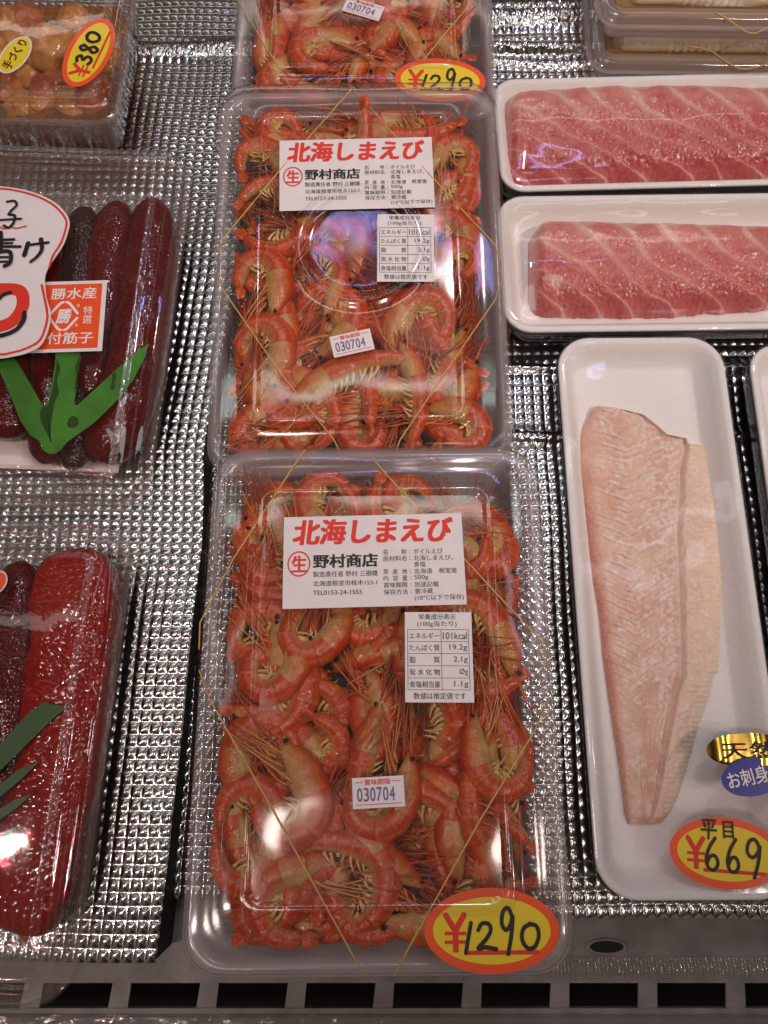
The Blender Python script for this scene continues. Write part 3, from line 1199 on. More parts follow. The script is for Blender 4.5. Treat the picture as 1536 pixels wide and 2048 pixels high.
def base_mesh():
    mb = MB()
    prof = [(-.0020, .0318), (-.0015, .0335), (.0025, .0345), (.0045, .0335), (.0060, .030), (.0090, .006), (.013, .002), (.019, .0015)]
    loops = []
    for i, z_ in prof:
        l = rr(PW - i, PL - i, max(.018 - i * .3, .006), z_, n=8, sub=60)
        if .003 < z_ < .031:                 # pressed ribs along the walls
            n_ = len(l)
            l2 = []
            for k, (x, y, zz) in enumerate(l):
                w_ = .0006 * (1 if k % 2 else -1)
                q = Vector((x, y, 0)).normalized() * w_
                l2.append((x + q.x, y + q.y, zz))
            l = l2
        loops.append(l)
    loft(mb, loops, False, True)
    return mb


def pack_frame(c, pitch, yaw):
    return frame(c, pitch, yaw) @ Matrix.Translation((0, 0, -PH))


FR1 = pack_frame((-.004, .0242, .0674), R(-3.33), R(.5))
FR2 = pack_frame((-.0156, .2731, .0506), R(3.71), R(.75))
FR3 = pack_frame((-.0140, .5260, .0470), R(2.0), R(.2))


def band(parent, fm, runs):
    """gold cord laid over the lid through pixels"""
    mb = MB()
    for run in runs:
        P = []
        for px, py, z_ in run:
            P.append(on(fm, px, py, z_))
        pts = []
        for a_, b_ in zip(P[:-1], P[1:]):
            for k in range(8):
                pts.append(a_.lerp(b_, k / 8))
        pts.append(P[-1])
        tube(mb, pts, .00042, 6)
    part('elastic_band', mb, M['gold_cord'], parent)


def pack(label, fm, labels, arc_ring=None):
    t = thing('shrimp_pack', label, 'shrimp pack', fm, 'clear packs of boiled shrimps in a row')
    part('base', base_mesh(), M['milky'], t)
    part('lid', lid_mesh(arc_ring, fm.translation.y * 40), M['lid'], t)
    zl = PLAT - .0002
    C4 = lambda px: [on(fm, x, y, zl) for x, y in px]
    if 'name' in labels:
        name_label(t, C4(labels['name']))
    if 'nutrition' in labels:
        nutrition_label(t, C4(labels['nutrition']))
    if 'date' in labels:
        date_sticker(t, C4(labels['date']))
    return t


p1 = pack('nearest clear pack of boiled shrimps, overhanging the front of the shelf', FR1, dict(
    name=[(570, 1036), (923, 1025), (933, 1210), (563, 1217)],
    nutrition=[(810, 1225), (942, 1224), (949, 1406), (810, 1404)],
    date=[(703, 1556), (806, 1551), (811, 1612), (707, 1619)]))
c = on(FR1, 983, 1860, PH + .001)
price_sticker(p1, (c.x, c.y, PH + .0016), .0300, .0172, R(0), '1290', pitch=R(2))
band(p1, FR1, [[(610, 899, PH + .0006), (592, 925, PH + .001), (465, 1120, PLAT), (400, 1245, PH), (398, 1300, PH - .004)],
               [(745, 915, PH + .0006), (760, 935, PH + .001), (1000, 1195, PLAT), (1090, 1290, PH), (1096, 1350, PH - .004)],
               [(398, 1340, PH - .004), (420, 1400, PH), (540, 1610, PLAT), (700, 1900, PH + .0006), (728, 1952, PH - .004)],
               [(1096, 1400, PH - .004), (1070, 1460, PH), (960, 1640, PLAT), (815, 1900, PH + .0006), (788, 1952, PH - .004)]])

p2 = pack('middle clear pack of boiled shrimps with crossed gold cord and no price sticker', FR2, dict(
    name=[(561, 282), (865, 274), (868, 415), (557, 422)],
    nutrition=[(756, 429), (868, 429), (868, 564), (753, 563)],
    date=[(659, 675), (740, 656), (749, 699), (668, 715)]), arc_ring=(.001, .010, .037, .0022))
band(p2, FR2, [[(704, 173, PH - .003), (700, 182, PH), (560, 340, PLAT), (446, 478, PH), (437, 510, PH - .004)],
               [(706, 173, PH - .003), (712, 184, PH), (860, 350, PLAT), (990, 490, PH), (1003, 530, PH - .004)],
               [(435, 545, PH - .004), (446, 580, PH), (560, 745, PLAT), (668, 880, PH), (684, 912, PH - .002)],
               [(1003, 560, PH - .004), (990, 600, PH), (890, 745, PLAT), (800, 880, PH), (788, 912, PH - .002)]])

p3 = pack('farthest clear pack of boiled shrimps, cut off by the top edge', FR3, dict(
    date=[(690, -8), (770, 14), (757, 43), (690, 22)]))
c = on(FR3, 880, 163, PH + .001)
price_sticker(p3, (c.x, c.y, PH + .002), .0300, .0172, R(-4), '1290')
band(p3, FR3, [[(582, 176, PH - .001), (500, 40, PLAT), (470, -10, PLAT), (700, -120, PLAT), (960, -15, PLAT), (880, 80, PLAT), (800, 176, PH - .001)]])

L1 = 'orange boiled shrimp in the tangled pile inside the nearest pack'
L2 = 'orange boiled shrimp in the tangled pile inside the middle pack'
L3 = 'orange boiled shrimp in the tangled pile inside the farthest pack'
G1, G2, G3 = 'boiled shrimps in the nearest pack', 'boiled shrimps in the middle pack', 'boiled shrimps in the farthest pack'


def c8(x, y):
    return (350 + x * .5208, 1400 + y * .5208)


def c7(x, y):
    return (380 + x * .5013, 880 + y * .5013)


def c5(x, y):
    return (400 + x / 2.363, 400 + y / 2.363)


def c2(x, y):
    return (400 + x / 2.363, y / 2.363)


ZT, ZM, ZL = .036, .030, .022
# head pixel, carapace end pixel, side, variant, z, tilt
lst1 = [
    (c7(480, 770), c7(430, 960), -1, 0, ZT), (c7(640, 640), c7(590, 800), -1, 0, ZT - .001), (c7(330, 720), c7(395, 850), -1, 2, ZM),
    (c7(405, 640), c7(370, 760), -1, 1, ZM), (c8(370, 150), c8(540, 330), -1, 0, ZT), (c8(790, 0), c8(720, 200), 1, 4, ZM + .002),
    (c8(900, 200), c8(900, 430), -1, 0, ZT), (c8(1150, 40), c8(1130, 210), 1, 1, ZT - .001), (c8(620, 380), c8(800, 560), -1, 3, ZM),
    (c8(400, 400), c8(540, 620), -1, 1, ZM), (c8(640, 560), c8(620, 660), 1, 3, ZM - .002), (c8(300, 560), c8(440, 740), -1, 3, ZM - .002),
    (c8(230, 220), c8(220, 400), 1, 4, ZM), (c8(350, 870), c8(520, 890), 1, 3, ZL), (c8(700, 870), c8(560, 930), 1, 1, ZL),
    (c8(1330, 40), c8(1350, 250), 1, 4, ZM), (c8(1390, 330), c8(1350, 480), 1, 3, ZL), (c8(960, 720), c8(850, 640), 1, 4, ZM),
    (c7(180, 120), c7(250, 250), -1, 4, ZM), (c7(620, 250), c7(520, 190), -1, 1, ZM), (c7(1010, 210), c7(860, 190), -1, 2, ZM), (c7(240, 300), c7(215, 470), 1, 1, ZM),
    (c7(1270, 420), c7(1240, 600), 1, 1, ZM), (c7(1180, 700), c7(1200, 900), 1, 3, ZM), (c7(860, 660), c7(830, 900), 1, 1, ZM),
    (c7(140, 700), c7(280, 900), -1, 3, ZM), (c7(1100, 240), c7(1180, 420), 1, 2, ZM - .003), (c7(1250, 850), c7(1200, 1050), -1, 4, ZM - .003),
    (c8(230, 30), c8(300, 200), -1, 3, ZM - .004), (c8(1000, 520), c8(1010, 700), 1, 4, ZL), (c8(880, 800), c8(700, 780), 1, 3, ZL),
    (c8(480, 780), c8(360, 830), 1, 2, ZL), (c7(700, 900), c7(800, 1080), -1, 3, ZM - .002), (c7(480, 560), c7(640, 640), -1, 1, ZL),
]
lst2 = [
    (c5(320, 560), c5(395, 360), 1, 0, ZT), (c5(330, 900), c5(430, 700), 1, 0, ZT), (c5(880, 740), c5(920, 500), -1, 0, ZT), (c5(690, 410), c5(800, 220), 1, 1, ZM),
    (c5(580, 570), c5(680, 410), 1, 3, ZM), (c5(540, 760), c5(740, 640), 1, 1, ZM), (c5(400, 980), c5(600, 830), -1, 4, ZT), (c5(220, 560), c5(200, 740), 1, 3, ZM),
    (c5(420, 1040), c5(240, 1060), 1, 2, ZM), (c5(700, 1090), c5(500, 1110), 1, 3, ZM), (c5(780, 980), c5(700, 1090), 1, 2, ZM), (c5(950, 760), c5(1010, 900), -1, 4, ZT),
    (c5(1160, 420), c5(1180, 330), -1, 2, ZM), (c5(1280, 700), c5(1320, 850), 1, 3, ZM), (c5(1080, 1080), c5(1280, 1060), -1, 2, ZT), (c5(860, 1130), c5(880, 960), -1, 3, ZM),
    (c2(480, 640), c2(340, 580), -1, 2, ZM), (c2(280, 900), c2(250, 760), 1, 1, ZT), (c2(1190, 860), c2(1230, 700), -1, 0, ZT), (c2(500, 560), c2(680, 590), -1, 3, ZL),
    (c2(1050, 570), c2(860, 570), 1, 3, ZM), (c2(1100, 1000), c2(1180, 880), -1, 1, ZM), (c2(430, 1010), c2(600, 1040), -1, 3, ZM), (c2(310, 1100), c2(240, 950), 1, 3, ZM),
    (c5(1250, 600), c5(1200, 760), -1, 4, ZM), (c5(1100, 900), c5(1060, 720), 1, 3, ZL), (c5(640, 250), c5(560, 420), -1, 3, ZL), (c5(480, 420), c5(520, 240), 1, 3, ZL),
    (c5(980, 300), c5(900, 440), 1, 3, ZL), (c5(300, 200), c5(260, 60), 1, 3, ZL), (c5(620, 700), c5(560, 560), 1, 4, ZL), (c5(1180, 140), c5(1240, 280), 1, 3, ZL),
    (c2(750, 640), c2(900, 560), -1, 3, ZL), (c5(560, 960), c5(700, 860), 1, 3, ZL), (c5(1340, 1000), c5(1260, 900), 1, 1, ZL),
]
lst3 = [
    (c2(600, 30), c2(500, 110), 1, 0, ZT), (c2(760, 200), c2(560, 150), 1, 0, ZT), (c2(720, 60), c2(760, 150), -1, 1, ZM), (c2(1060, 230), c2(960, 120), 1, 0, ZT),
    (c2(1000, 40), c2(880, 20), 1, 1, ZM), (c2(480, 260), c2(330, 320), 1, 2, ZM), (c2(260, 60), c2(270, 200), -1, 4, ZM), (c2(780, 260), c2(900, 200), 1, 2, ZT - .002),
    (c2(1120, 60), c2(1230, 160), 1, 4, ZM), (c2(1290, 300), c2(1230, 220), 1, 2, ZM), (c2(640, 330), c2(480, 340), -1, 3, ZL), (c2(760, 330), c2(940, 340), -1, 3, ZL),
    (c2(640, 180), c2(680, 300), -1, 3, ZL), (c2(860, 90), c2(820, 250), 1, 3, ZL), (c2(380, 60), c2(420, 220), -1, 3, ZL), (c2(1100, 330), c2(1240, 330), -1, 3, ZL),
    (c2(600, -70), c2(500, -30), 1, 1, ZL), (c2(900, -80), c2(1000, -30), 1, 1, ZL), (c2(1200, -60), c2(1250, 40), 1, 1, ZL), (c2(300, -80), c2(300, 20), 1, 1, ZL),
]
for lst, fm, lab, grp in ((lst1, FR1, L1, G1), (lst2, FR2, L2, G2), (lst3, FR3, L3, G3)):
    for (hd, bk, side, var, z_) in lst:
        place_shrimp(fm, z_, hd, bk, side, var, lab, grp, tilt=(R(rnd.uniform(-5, 5)), R(rnd.uniform(-10, 10))))
    # the layers beneath
    for n_, z0, z1, sc in ((30, .010, .016, 1.0), (26, .022, .030, .9)):
        for k in range(n_):
            x, y = rnd.uniform(-.072, .072), -.112 + .224 * (k + .5) / n_
            a_ = rnd.uniform(0, 6.28)
            loc = Matrix.Translation((x, y, rnd.uniform(z0, z1))) @ Matrix.Rotation(a_, 4, 'Z') @ Matrix.Rotation(R(rnd.uniform(-25, 25)), 4, 'X') @ Matrix.Rotation(R(rnd.uniform(-25, 25)), 4, 'Y') \
                @ Matrix.Diagonal((sc * rnd.choice((-1, 1)), sc, sc, 1)) @ Matrix.Translation((-.008, .030, 0))
            settle(fm, loc, rnd.choice((1, 3, 3, 4, 4, 5)), lab, grp, z0 < .02)
    # and along the walls
    for k in range(12):
        q = [(-.074, -.085), (-.074, -.03), (-.074, .03), (-.074, .085), (.074, -.085), (.074, -.03), (.074, .03), (.074, .085), (-.04, .112), (.02, .112), (-.045, -.112), (.03, -.112)][k]
        a_ = rnd.choice((0, math.pi)) + (math.pi / 2 if k >= 8 else 0) + rnd.uniform(-.3, .3)
        loc = Matrix.Translation((q[0], q[1], rnd.uniform(.026, .033))) @ Matrix.Rotation(a_, 4, 'Z') @ Matrix.Diagonal((rnd.choice((-1, 1)), 1, 1, 1)) @ Matrix.Translation((-.004, .030, 0))
        settle(fm, loc, rnd.choice((3, 4, 3, 1)), lab, grp, True)


# ---------------------------------------------------------------- clear boxes of roe
def px_frame(TL, TR, BL, z_):
    """frame whose origin is the box's back left rim corner, X along its back, from three pixels on the rim plane"""
    a_, b_, c_ = at(*TL, z_), at(*TR, z_), at(*BL, z_)
    yaw = math.atan2(b_.y - a_.y, b_.x - a_.x)
    return a_, (b_ - a_).length, (a_ - c_).length, yaw


def blob(mb, pts, rad, seg=22, per=10, mi=0, rough=.10, seed=0, squash=.8, bead=0., bead_fr=0., boxy=1.):
    """a lumpy roe sac swept along a line"""
    P = smooth_line(pts, per)
    n = len(P)
    v, f = [], []
    for i, p in enumerate(P):
        t = (P[min(i + 1, n - 1)] - P[max(i - 1, 0)]).normalized()
        a_ = t.cross(Vector((0, 0, 1))).normalized()
        u = i / (n - 1)
        env = max(0., 1 - (2 * u - 1) ** (6 if boxy == 1 else 14)) ** .5
        r = (rad(u) if callable(rad) else rad) * max(env, .03)
        for k in range(seg):
            th = 2 * math.pi * k / seg
            ct, st_ = math.cos(th), math.sin(th)
            ct, st_ = math.copysign(abs(ct) ** boxy, ct), math.copysign(abs(st_) ** boxy, st_)
            d = a_ * ct + Vector((0, 0, 1)) * (st_ * squash)
            q = p + d * r
            g = 1 + rough * mnoise.noise(Vector((q.x * 90 + seed, q.y * 90, q.z * 90)))
            if bead:
                g += bead * (abs(mnoise.noise(Vector((q.x * bead_fr, q.y * bead_fr, q.z * bead_fr + seed)))) - .3)
            v.append(p + d * r * g)
    for i in range(n - 1):
        for k in range(seg):
            j = (k + 1) % seg
            f.append((i * seg + k, i * seg + j, (i + 1) * seg + j, (i + 1) * seg + k))
    f.append(tuple(range(seg)))
    f.append(tuple(reversed(range((n - 1) * seg, n * seg))))
    mb.add(v, f, mi)
    return mb


def clear_box(t, hx, hy, h, rad, ribs=True, base_m='pet_base', lid_m='pet', plateau=.022, seed=0, lid_up=.0):
    mb = MB()
    prof = [(.0, h - .010), (.003, h - .0105), (.0045, h - .012), (.0075, h - .016), (.012, .004), (.015, .001), (.019, .0006)]
    loops = []
    for i, z_ in prof:
        l = rr(hx - i, hy - i, max(rad - i * .4, .004), z_, n=8, sub=50)
        if ribs and .003 < z_ < h - .011:
            l = [(x + (.0011 if k % 2 else -.0011) * x / (abs(x) + abs(y)), y + (.0011 if k % 2 else -.0011) * y / (abs(x) + abs(y)), zz) for k, (x, y, zz) in enumerate(l)]
        loops.append(l)
    loft(mb, loops, False, True)
    part('base', mb, M[base_m], t)
    mb = MB()
    prof = [(-.0012, h - .011), (-.0008, h - .0085), (.002, h - .008), (.0028, h - .002), (.005, h), (.010, h), (.0118, h - .0012), (plateau - .004, h - .0012),
            (plateau - .002, h + .0005), (plateau, h + .0008)]
    n_ = len(prof)
    tray_profile(mb, hx, hy, rad, prof, False, True, wob=.0006, seed=seed)
    per = (len(mb.f) - 1) // (n_ - 1)
    for k in range(n_ - 1):
        if k in (0, 1, 2, 3, 5, 7, 8):
            mb.mi[k * per:(k + 1) * per] = [1] * per
    part('lid', mb, [M[lid_m], M['rim']], t)


# --- middle left: cured roe sacs
ZB = .034
rt = at(384, 352, ZB - .007)
rb_ = at(300, 975, ZB - .007)
Lb = (rt - rb_).length + .030
hxb = .088
yaw = math.atan2(-(rt.x - rb_.x), rt.y - rb_.y)
Cb = (rt + rb_) / 2 + Vector((-hxb * math.cos(yaw), -hxb * math.sin(yaw), 0))
FB = frame((Cb.x, Cb.y, .003), 0, yaw)
tb = thing('roe_box', 'clear lidded box of dark red salmon roe sacs under a handwritten sign', 'roe box', FB, 'clear boxes of salmon roe')
clear_box(tb, hxb, Lb / 2, ZB, .020, seed=3)
mb = MB()
slab(mb, [(-.062, -Lb / 2 + .030), (.060, -Lb / 2 + .030), (.060, Lb / 2 - .04), (-.062, Lb / 2 - .04)], .0018, .0028)
part('absorbent_pad', mb, M['pad'], tb, False)


def d4(x, y):
    return (x / 2.627, 280 + y / 2.627)


def roe(label, mat, pts, r, z_, fm=FB, grp='roe sacs in the box under the handwritten sign', conv=d4, **kw):
    mb = MB()
    blob(mb, [on(fm, *conv(x, y), z_) for x, y in pts], r, **kw)
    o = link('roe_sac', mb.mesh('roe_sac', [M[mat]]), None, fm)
    tag(o, label, 'roe sac', grp)
    return o


roe('large dark red roe sac on the right of the box under the sign', 'roe', [(800, 310), (800, 520), (770, 800), (720, 1100), (650, 1400), (580, 1560), (490, 1680)],
    lambda u: .0155 + .003 * math.sin(u * 2.5), .0150, seed=1, seg=32, per=16)
roe('dark red roe sac folded beside the large one', 'roe', [(640, 330), (590, 520), (560, 760), (520, 1000), (470, 1200), (430, 1400)], lambda u: .0150, .0130, seed=2, seg=28)
roe('brownish roe sac with a dull skin between red ones', 'roe_brown', [(450, 350), (430, 560), (410, 800), (400, 1100), (400, 1400), (400, 1560), (380, 1740)], lambda u: .0135 - .002 * u, .0135, seed=5, seg=26)
roe('dark roe sac reaching below the tip of the plastic leaf', 'roe', [(300, 420), (290, 800), (260, 1150), (240, 1400), (245, 1580), (270, 1700)], lambda u: .0140 - .003 * u, .012, seed=6, seg=26)
roe('roe sac mostly hidden under the handwritten sign', 'roe', [(120, 420), (100, 900), (60, 1250), (50, 1450), (60, 1570)], lambda u: .0150 - .002 * u, .013, seed=8, seg=26)
roe('roe sac cut off at the left edge under the sign', 'roe', [(-80, 420), (-90, 900), (-100, 1250), (-90, 1560)], lambda u: .0140, .013, seed=9, seg=26)

# plastic leaf on the roe
leaf_px = [(-260, 1010), (-120, 1080), (0, 1110), (70, 1135), (120, 1215), (170, 1300), (215, 1380), (228, 1398), (242, 1396), (252, 1375), (275, 1270), (290, 1180), (297, 1060), (425, 1060), (418, 1180), (402, 1300), (391, 1380),
           (394, 1394), (410, 1392), (500, 1310), (600, 1218), (700, 1130), (783, 1070), (762, 1140), (700, 1262), (600, 1385), (500, 1482), (400, 1555), (350, 1590), (320, 1630), (290, 1648), (260, 1650), (235, 1636), (205, 1580),
           (160, 1550), (110, 1480), (55, 1340), (0, 1215), (-130, 1180), (-260, 1110)]
zl = ZB - .0015
pl = [on(FB, *d4(x, y), zl) for x, y in leaf_px]
mb = MB()
slab(mb, [(p.x, p.y) for p in pl], zl, zl + .0003)
o = link('plastic_leaf', mb.mesh('plastic_leaf', [M['leaf']], False), None, FB)
tag(o, 'bright green plastic leaf with three points on dark roe', 'plastic leaf')
mb = MB()
for poly in ([(430, 1135), (420, 1135), (395, 1190), (408, 1260), (398, 1300), (390, 1330), (402, 1270), (410, 1200)],
             [(300, 1150), (318, 1200), (300, 1260), (310, 1330), (282, 1390), (270, 1480), (262, 1580), (270, 1590), (215, 1480), (210, 1430), (222, 1402), (245, 1400), (258, 1380), (285, 1260)],
             [(590, 1230), (605, 1220), (612, 1240), (600, 1280), (606, 1300), (590, 1316), (578, 1300), (590, 1260)],
             [(365, 1460), (385, 1448), (410, 1460), (415, 1490), (395, 1512), (360, 1510), (350, 1490)]):
    q = [on(FB, *d4(x, y), zl + .0005) for x, y in poly]
    mb.add([(p.x, p.y, zl + .0006) for p in q], [tuple(range(len(q)))] if True else [])
pp = part('wet_patch', mb, M['wet_patch'], o, False)

# red square label stuck on the lid
zc = ZB + .0016
sq = [on(FB, *d4(x, y), zc) for x, y in ((128, 752), (570, 735), (530, 1111), (90, 1120))]
lab, w_, h_ = sheet(tb, 'red_label', sq, mat='paper')
mb = MB()
bar(mb, w_ * .02, h_ * .045, w_ * .945, h_ * .955, .00025)
part('red_field', mb, M['sticker_red'], lab, False)
mb = MB()
zz = .00042
text(mb, '勝水産', w_ * .345, h_ * .74, w_ * .885, h_ * .90, zz, bold=.012)
text(mb, '付筋子', w_ * .345, h_ * .11, w_ * .885, h_ * .27, zz, bold=.012)
text(mb, '勝', w_ * .43, h_ * .40, w_ * .60, h_ * .60, zz, bold=.025, shear=.15)
text(mb, '特', w_ * .745, h_ * .515, w_ * .85, h_ * .63, zz, bold=.008)
text(mb, '選', w_ * .745, h_ * .385, w_ * .85, h_ * .50, zz, bold=.008)
text(mb, '青', w_ * .655, h_ * .62, w_ * .695, h_ * .665, zz)
text(mb, '森', w_ * .655, h_ * .345, w_ * .695, h_ * .39, zz)
cx, cyy = w_ * .515, h_ * .50
dx, dy = w_ * .17, h_ * .20
for sx, sy in ((1, 1), (-1, 1), (-1, -1), (1, -1)):
    stroke(mb, [(cx + sx * dx * .12, cyy + sy * dy * .98), (cx + sx * dx * .35, cyy + sy * dy * .86), (cx + sx * dx * .95, cyy + sy * dy * .16)], w_ * .032, zz, per=3)
part('white_lettering', mb, M['white_ink'], lab, False)

# handwritten paper sign on the box
sg = [(-250, 235), (-120, 236), (0, 245), (100, 258), (200, 285), (290, 330), (345, 385), (367, 435), (357, 490), (333, 555), (290, 620), (252, 680), (237, 735), (246, 830), (266, 900), (264, 960), (240, 1040), (205, 1090), (140, 1122), (60, 1141), (0, 1150),
      (-120, 1155), (-250, 1140)]
zs = ZB + .006
FS = FB @ Matrix.Translation((0, 0, zs))
sp = [on(FS, *d4(x, y), 0) for x, y in sg]
sp = smooth_line([(p.x, p.y, 0) for p in sp], 5)
mb = MB()
slab(mb, [(p.x, p.y) for p in reversed(sp)], 0, .0004)
sign = link('paper_sign', mb.mesh('paper_sign', [M['paper']], False), None, FS)
tag(sign, 'handwritten white paper sign with red outline lying on the roe box', 'paper sign')
mb = MB()


def sgp(x, y):
    p = on(FS, *d4(x, y), 0)
    return (p.x, p.y)


k_ = .0000023
pxm = (Vector(sgp(100, 600)) - Vector(sgp(0, 600))).length / 100
stroke(mb, [sgp(*q) for q in ((-250, 250), (0, 259), (100, 272), (195, 299), (280, 343), (332, 394), (352, 437), (343, 488), (320, 550), (282, 610), (262, 672))], pxm * 11, .0008)
stroke(mb, [sgp(*q) for q in ((222, 765), (240, 850), (250, 905), (250, 950), (226, 1030), (195, 1070), (130, 1102), (60, 1121), (0, 1130), (-200, 1130))], pxm * 12, .0008)
stroke(mb, [sgp(*q) for q in ((-60, 470), (-10, 455), (20, 470), (60, 462), (90, 468), (142, 456))], pxm * 8, .0009)
stroke(mb, [sgp(*q) for q in ((-100, 900), (-60, 800), (30, 785), (110, 800), (120, 880), (60, 960), (-60, 1000))], pxm * 66, .0007)
part('red_brushwork', mb, M['red_ink'], sign, False)
mb = MB()
# 子
stroke(mb, [sgp(*q) for q in ((42, 330), (78, 326), (92, 348), (62, 378), (50, 398))], pxm * 13.5, .0012)
stroke(mb, [sgp(*q) for q in ((50, 396), (82, 404), (76, 440), (50, 466), (25, 456))], pxm * 14.9, .00125)
stroke(mb, [sgp(*q) for q in ((-30, 430), (40, 424), (116, 420))], pxm * 12.2, .0013)
# 漬
stroke(mb, [sgp(*q) for q in ((10, 490), (12, 540), (10, 580))], pxm * 18.9, .0012)
stroke(mb, [sgp(*q) for q in ((-40, 530), (20, 530), (78, 528))], pxm * 14.9, .00125)
stroke(mb, [sgp(*q) for q in ((-40, 570), (30, 566), (112, 566))], pxm * 14.9, .0013)
stroke(mb, [sgp(*q) for q in ((-45, 545), (20, 548), (70, 548))], pxm * 12.2, .00135)
stroke(mb, [sgp(*q) for q in ((-30, 600), (40, 590), (62, 605), (58, 650), (30, 668))], pxm * 21.6, .0014)
stroke(mb, [sgp(*q) for q in ((-30, 625), (10, 622), (48, 622))], pxm * 12.2, .00145)
stroke(mb, [sgp(*q) for q in ((-30, 648), (10, 646), (48, 646))], pxm * 12.2, .0015)
# け
stroke(mb, [sgp(*q) for q in ((152, 548), (142, 580), (132, 610))], pxm * 24.3, .0012)
stroke(mb, [sgp(*q) for q in ((165, 556), (210, 550), (258, 544))], pxm * 14.9, .00125)
stroke(mb, [sgp(*q) for q in ((220, 528), (224, 580), (200, 618), (165, 646))], pxm * 24.3, .0013, taper=.4)
# outline of the red figure
stroke(mb, [sgp(*q) for q in ((-60, 900), (-10, 850), (20, 820), (58, 806))], pxm * 20.2, .0012)
stroke(mb, [sgp(*q) for q in ((132, 912), (128, 950), (90, 1000), (20, 1030), (-60, 1040))], pxm * 24.3, .0012)
part('black_brushwork', mb, M['black_ink'], sign, False)

# --- bottom left: bright roe
ZC = .034
rt = at(268, 1105, ZC - .007)
rb_ = at(152, 1950, ZC - .007)
Lc_ = (rt - rb_).length + .030
yaw = math.atan2(-(rt.x - rb_.x), rt.y - rb_.y)
hxc = .080
Cc = (rt + rb_) / 2 + Vector((-hxc * math.cos(yaw), -hxc * math.sin(yaw), 0))
FC = frame((Cc.x, Cc.y, .003), 0, yaw)
tc_ = thing('roe_box', 'clear lidded box of bright red salmon roe at the front', 'roe box', FC, 'clear boxes of salmon roe')
clear_box(tc_, hxc, Lc_ / 2, ZC, .024, seed=7)


def d6(x, y):
    return (x / 1.953, 1000 + y / 1.953)


GR = 'roe sacs in the box at the front'
big = roe('wide bright red roe sac along the right of the front box', 'roe_bright', [(305, 190), (290, 500), (256, 850), (205, 1180), (130, 1460), (40, 1680)],
          lambda u: .0238 - .002 * u, .0165, fm=FC, grp=GR, conv=d6, seed=21, seg=40, per=22, squash=.56, boxy=.6)
roe('narrow dark red roe sac left of the wide bright one', 'roe', [(85, 235), (60, 500), (40, 850), (0, 1200), (-80, 1600)], lambda u: .0155, .014, fm=FC, grp=GR, conv=d6, seed=22, seg=28)
roe('roe sac cut off at the left edge of the front box', 'roe_bright', [(-90, 260), (-120, 600), (-150, 1000), (-200, 1500)], lambda u: .0150, .014, fm=FC, grp=GR, conv=d6, seed=23, seg=28)
mb = MB()
er = random.Random(4)
for k in range(150):
    t = er.random()
    x = np.interp(t, [0, .35, .7, 1], [176, 160, 128, 62]) + er.uniform(-16, 5)
    y = np.interp(t, [0, .35, .7, 1], [1560, 1690, 1790, 1860]) + er.uniform(-12, 8)
    p = on(FC, x, y, .014)
    ball(mb, (p.x, p.y, er.uniform(.010, .020)), er.uniform(.0024, .0030), 12, 8)
o = link('loose_eggs', mb.mesh('loose_eggs', [M['egg']]), None, FC)
tag(o, 'loose orange salmon eggs at the corner of the front roe box', 'salmon eggs', kind='stuff')
mb = MB()
for poly in ([(-120, 1060), (0, 955), (60, 890), (110, 835), (170, 790), (262, 808), (180, 880), (90, 970), (0, 1058), (-120, 1160)], [(-60, 1150), (0, 1112), (70, 1055), (155, 1020), (90, 1085), (0, 1160), (-60, 1200)],
             [(-60, 1240), (0, 1205), (60, 1170), (130, 1145), (70, 1200), (0, 1248), (-60, 1290)], [(-60, 1330), (0, 1302), (78, 1270), (0, 1330), (-60, 1370)]):
    q = [on(FC, *d6(x, y), ZC - .002) for x, y in poly]
    slab(mb, [(p.x, p.y) for p in reversed(q)], ZC - .002, ZC - .0017)
o = link('plastic_leaf', mb.mesh('plastic_leaf', [M['leaf_dark']], False), None, FC)
tag(o, 'dark green plastic grass blades on the bright roe, cut off at the left', 'plastic leaf')
# a red round sticker at the left edge
c = on(FC, -8, 1166, ZC + .002)
mb = MB()
slab(mb, ellipse(.0058, .0072), 0, .0002)
st = part('round_sticker', mb, M['paper'], tc_, False)
st.matrix_local = Matrix.Translation((c.x, c.y, ZC + .0022)) @ Matrix.Rotation(R(-30), 4, 'Z')
mb = MB()
slab(mb, ellipse(.0050, .0064), .0003, .0004)
part('red_field', mb, M['sticker_red'], st, False)

# --- top left: cooked whelks in broth
ZD = .052
rt = at(284, -60, ZD - .008)
rb_ = at(240, 240, ZD - .008)
yaw = math.atan2(-(rt.x - rb_.x), rt.y - rb_.y)
hxd, hyd = .080, .068
fwd = Vector((-math.sin(yaw), math.cos(yaw), 0))
rgt = Vector((math.cos(yaw), math.sin(yaw), 0))
Cd = rb_ - rgt * hxd + fwd * (hyd - .004)
FD = frame((Cd.x, Cd.y, .003), 0, yaw)
td = thing('whelk_box', 'clear lidded box of brown cooked shellfish in broth with a sideways price sticker', 'food box', FD)
clear_box(td, hxd, hyd, ZD, .014, plateau=.016, seed=9)
mb = MB()
slab(mb, [(p[0], p[1]) for p in rr(hxd - .016, hyd - .016, .010, 0, n=6, sub=4)], .004, .022)
part('broth', mb, M['broth'], td, False)
wr = random.Random(3)


def d1(x, y):
    return (x / 3.072, y / 3.072)


def morsel(label, x, y, r, mat, sq, seed, z_=.026):
    mb = MB()
    p = on(FD, *d1(x, y), z_ + .008)
    ball(mb, (0, 0, 0), r, 28, 20, sq=sq, rough=.22, fr=2.2, seed=seed)
    o = link('cooked_shellfish', mb.mesh('cooked_shellfish', [M[mat]]), None, FD @ Matrix.Translation((p.x, p.y, z_)) @ Matrix.Rotation(seed, 4, 'Z'))
    tag(o, label, 'shellfish', 'cooked shellfish pieces in the brown broth')


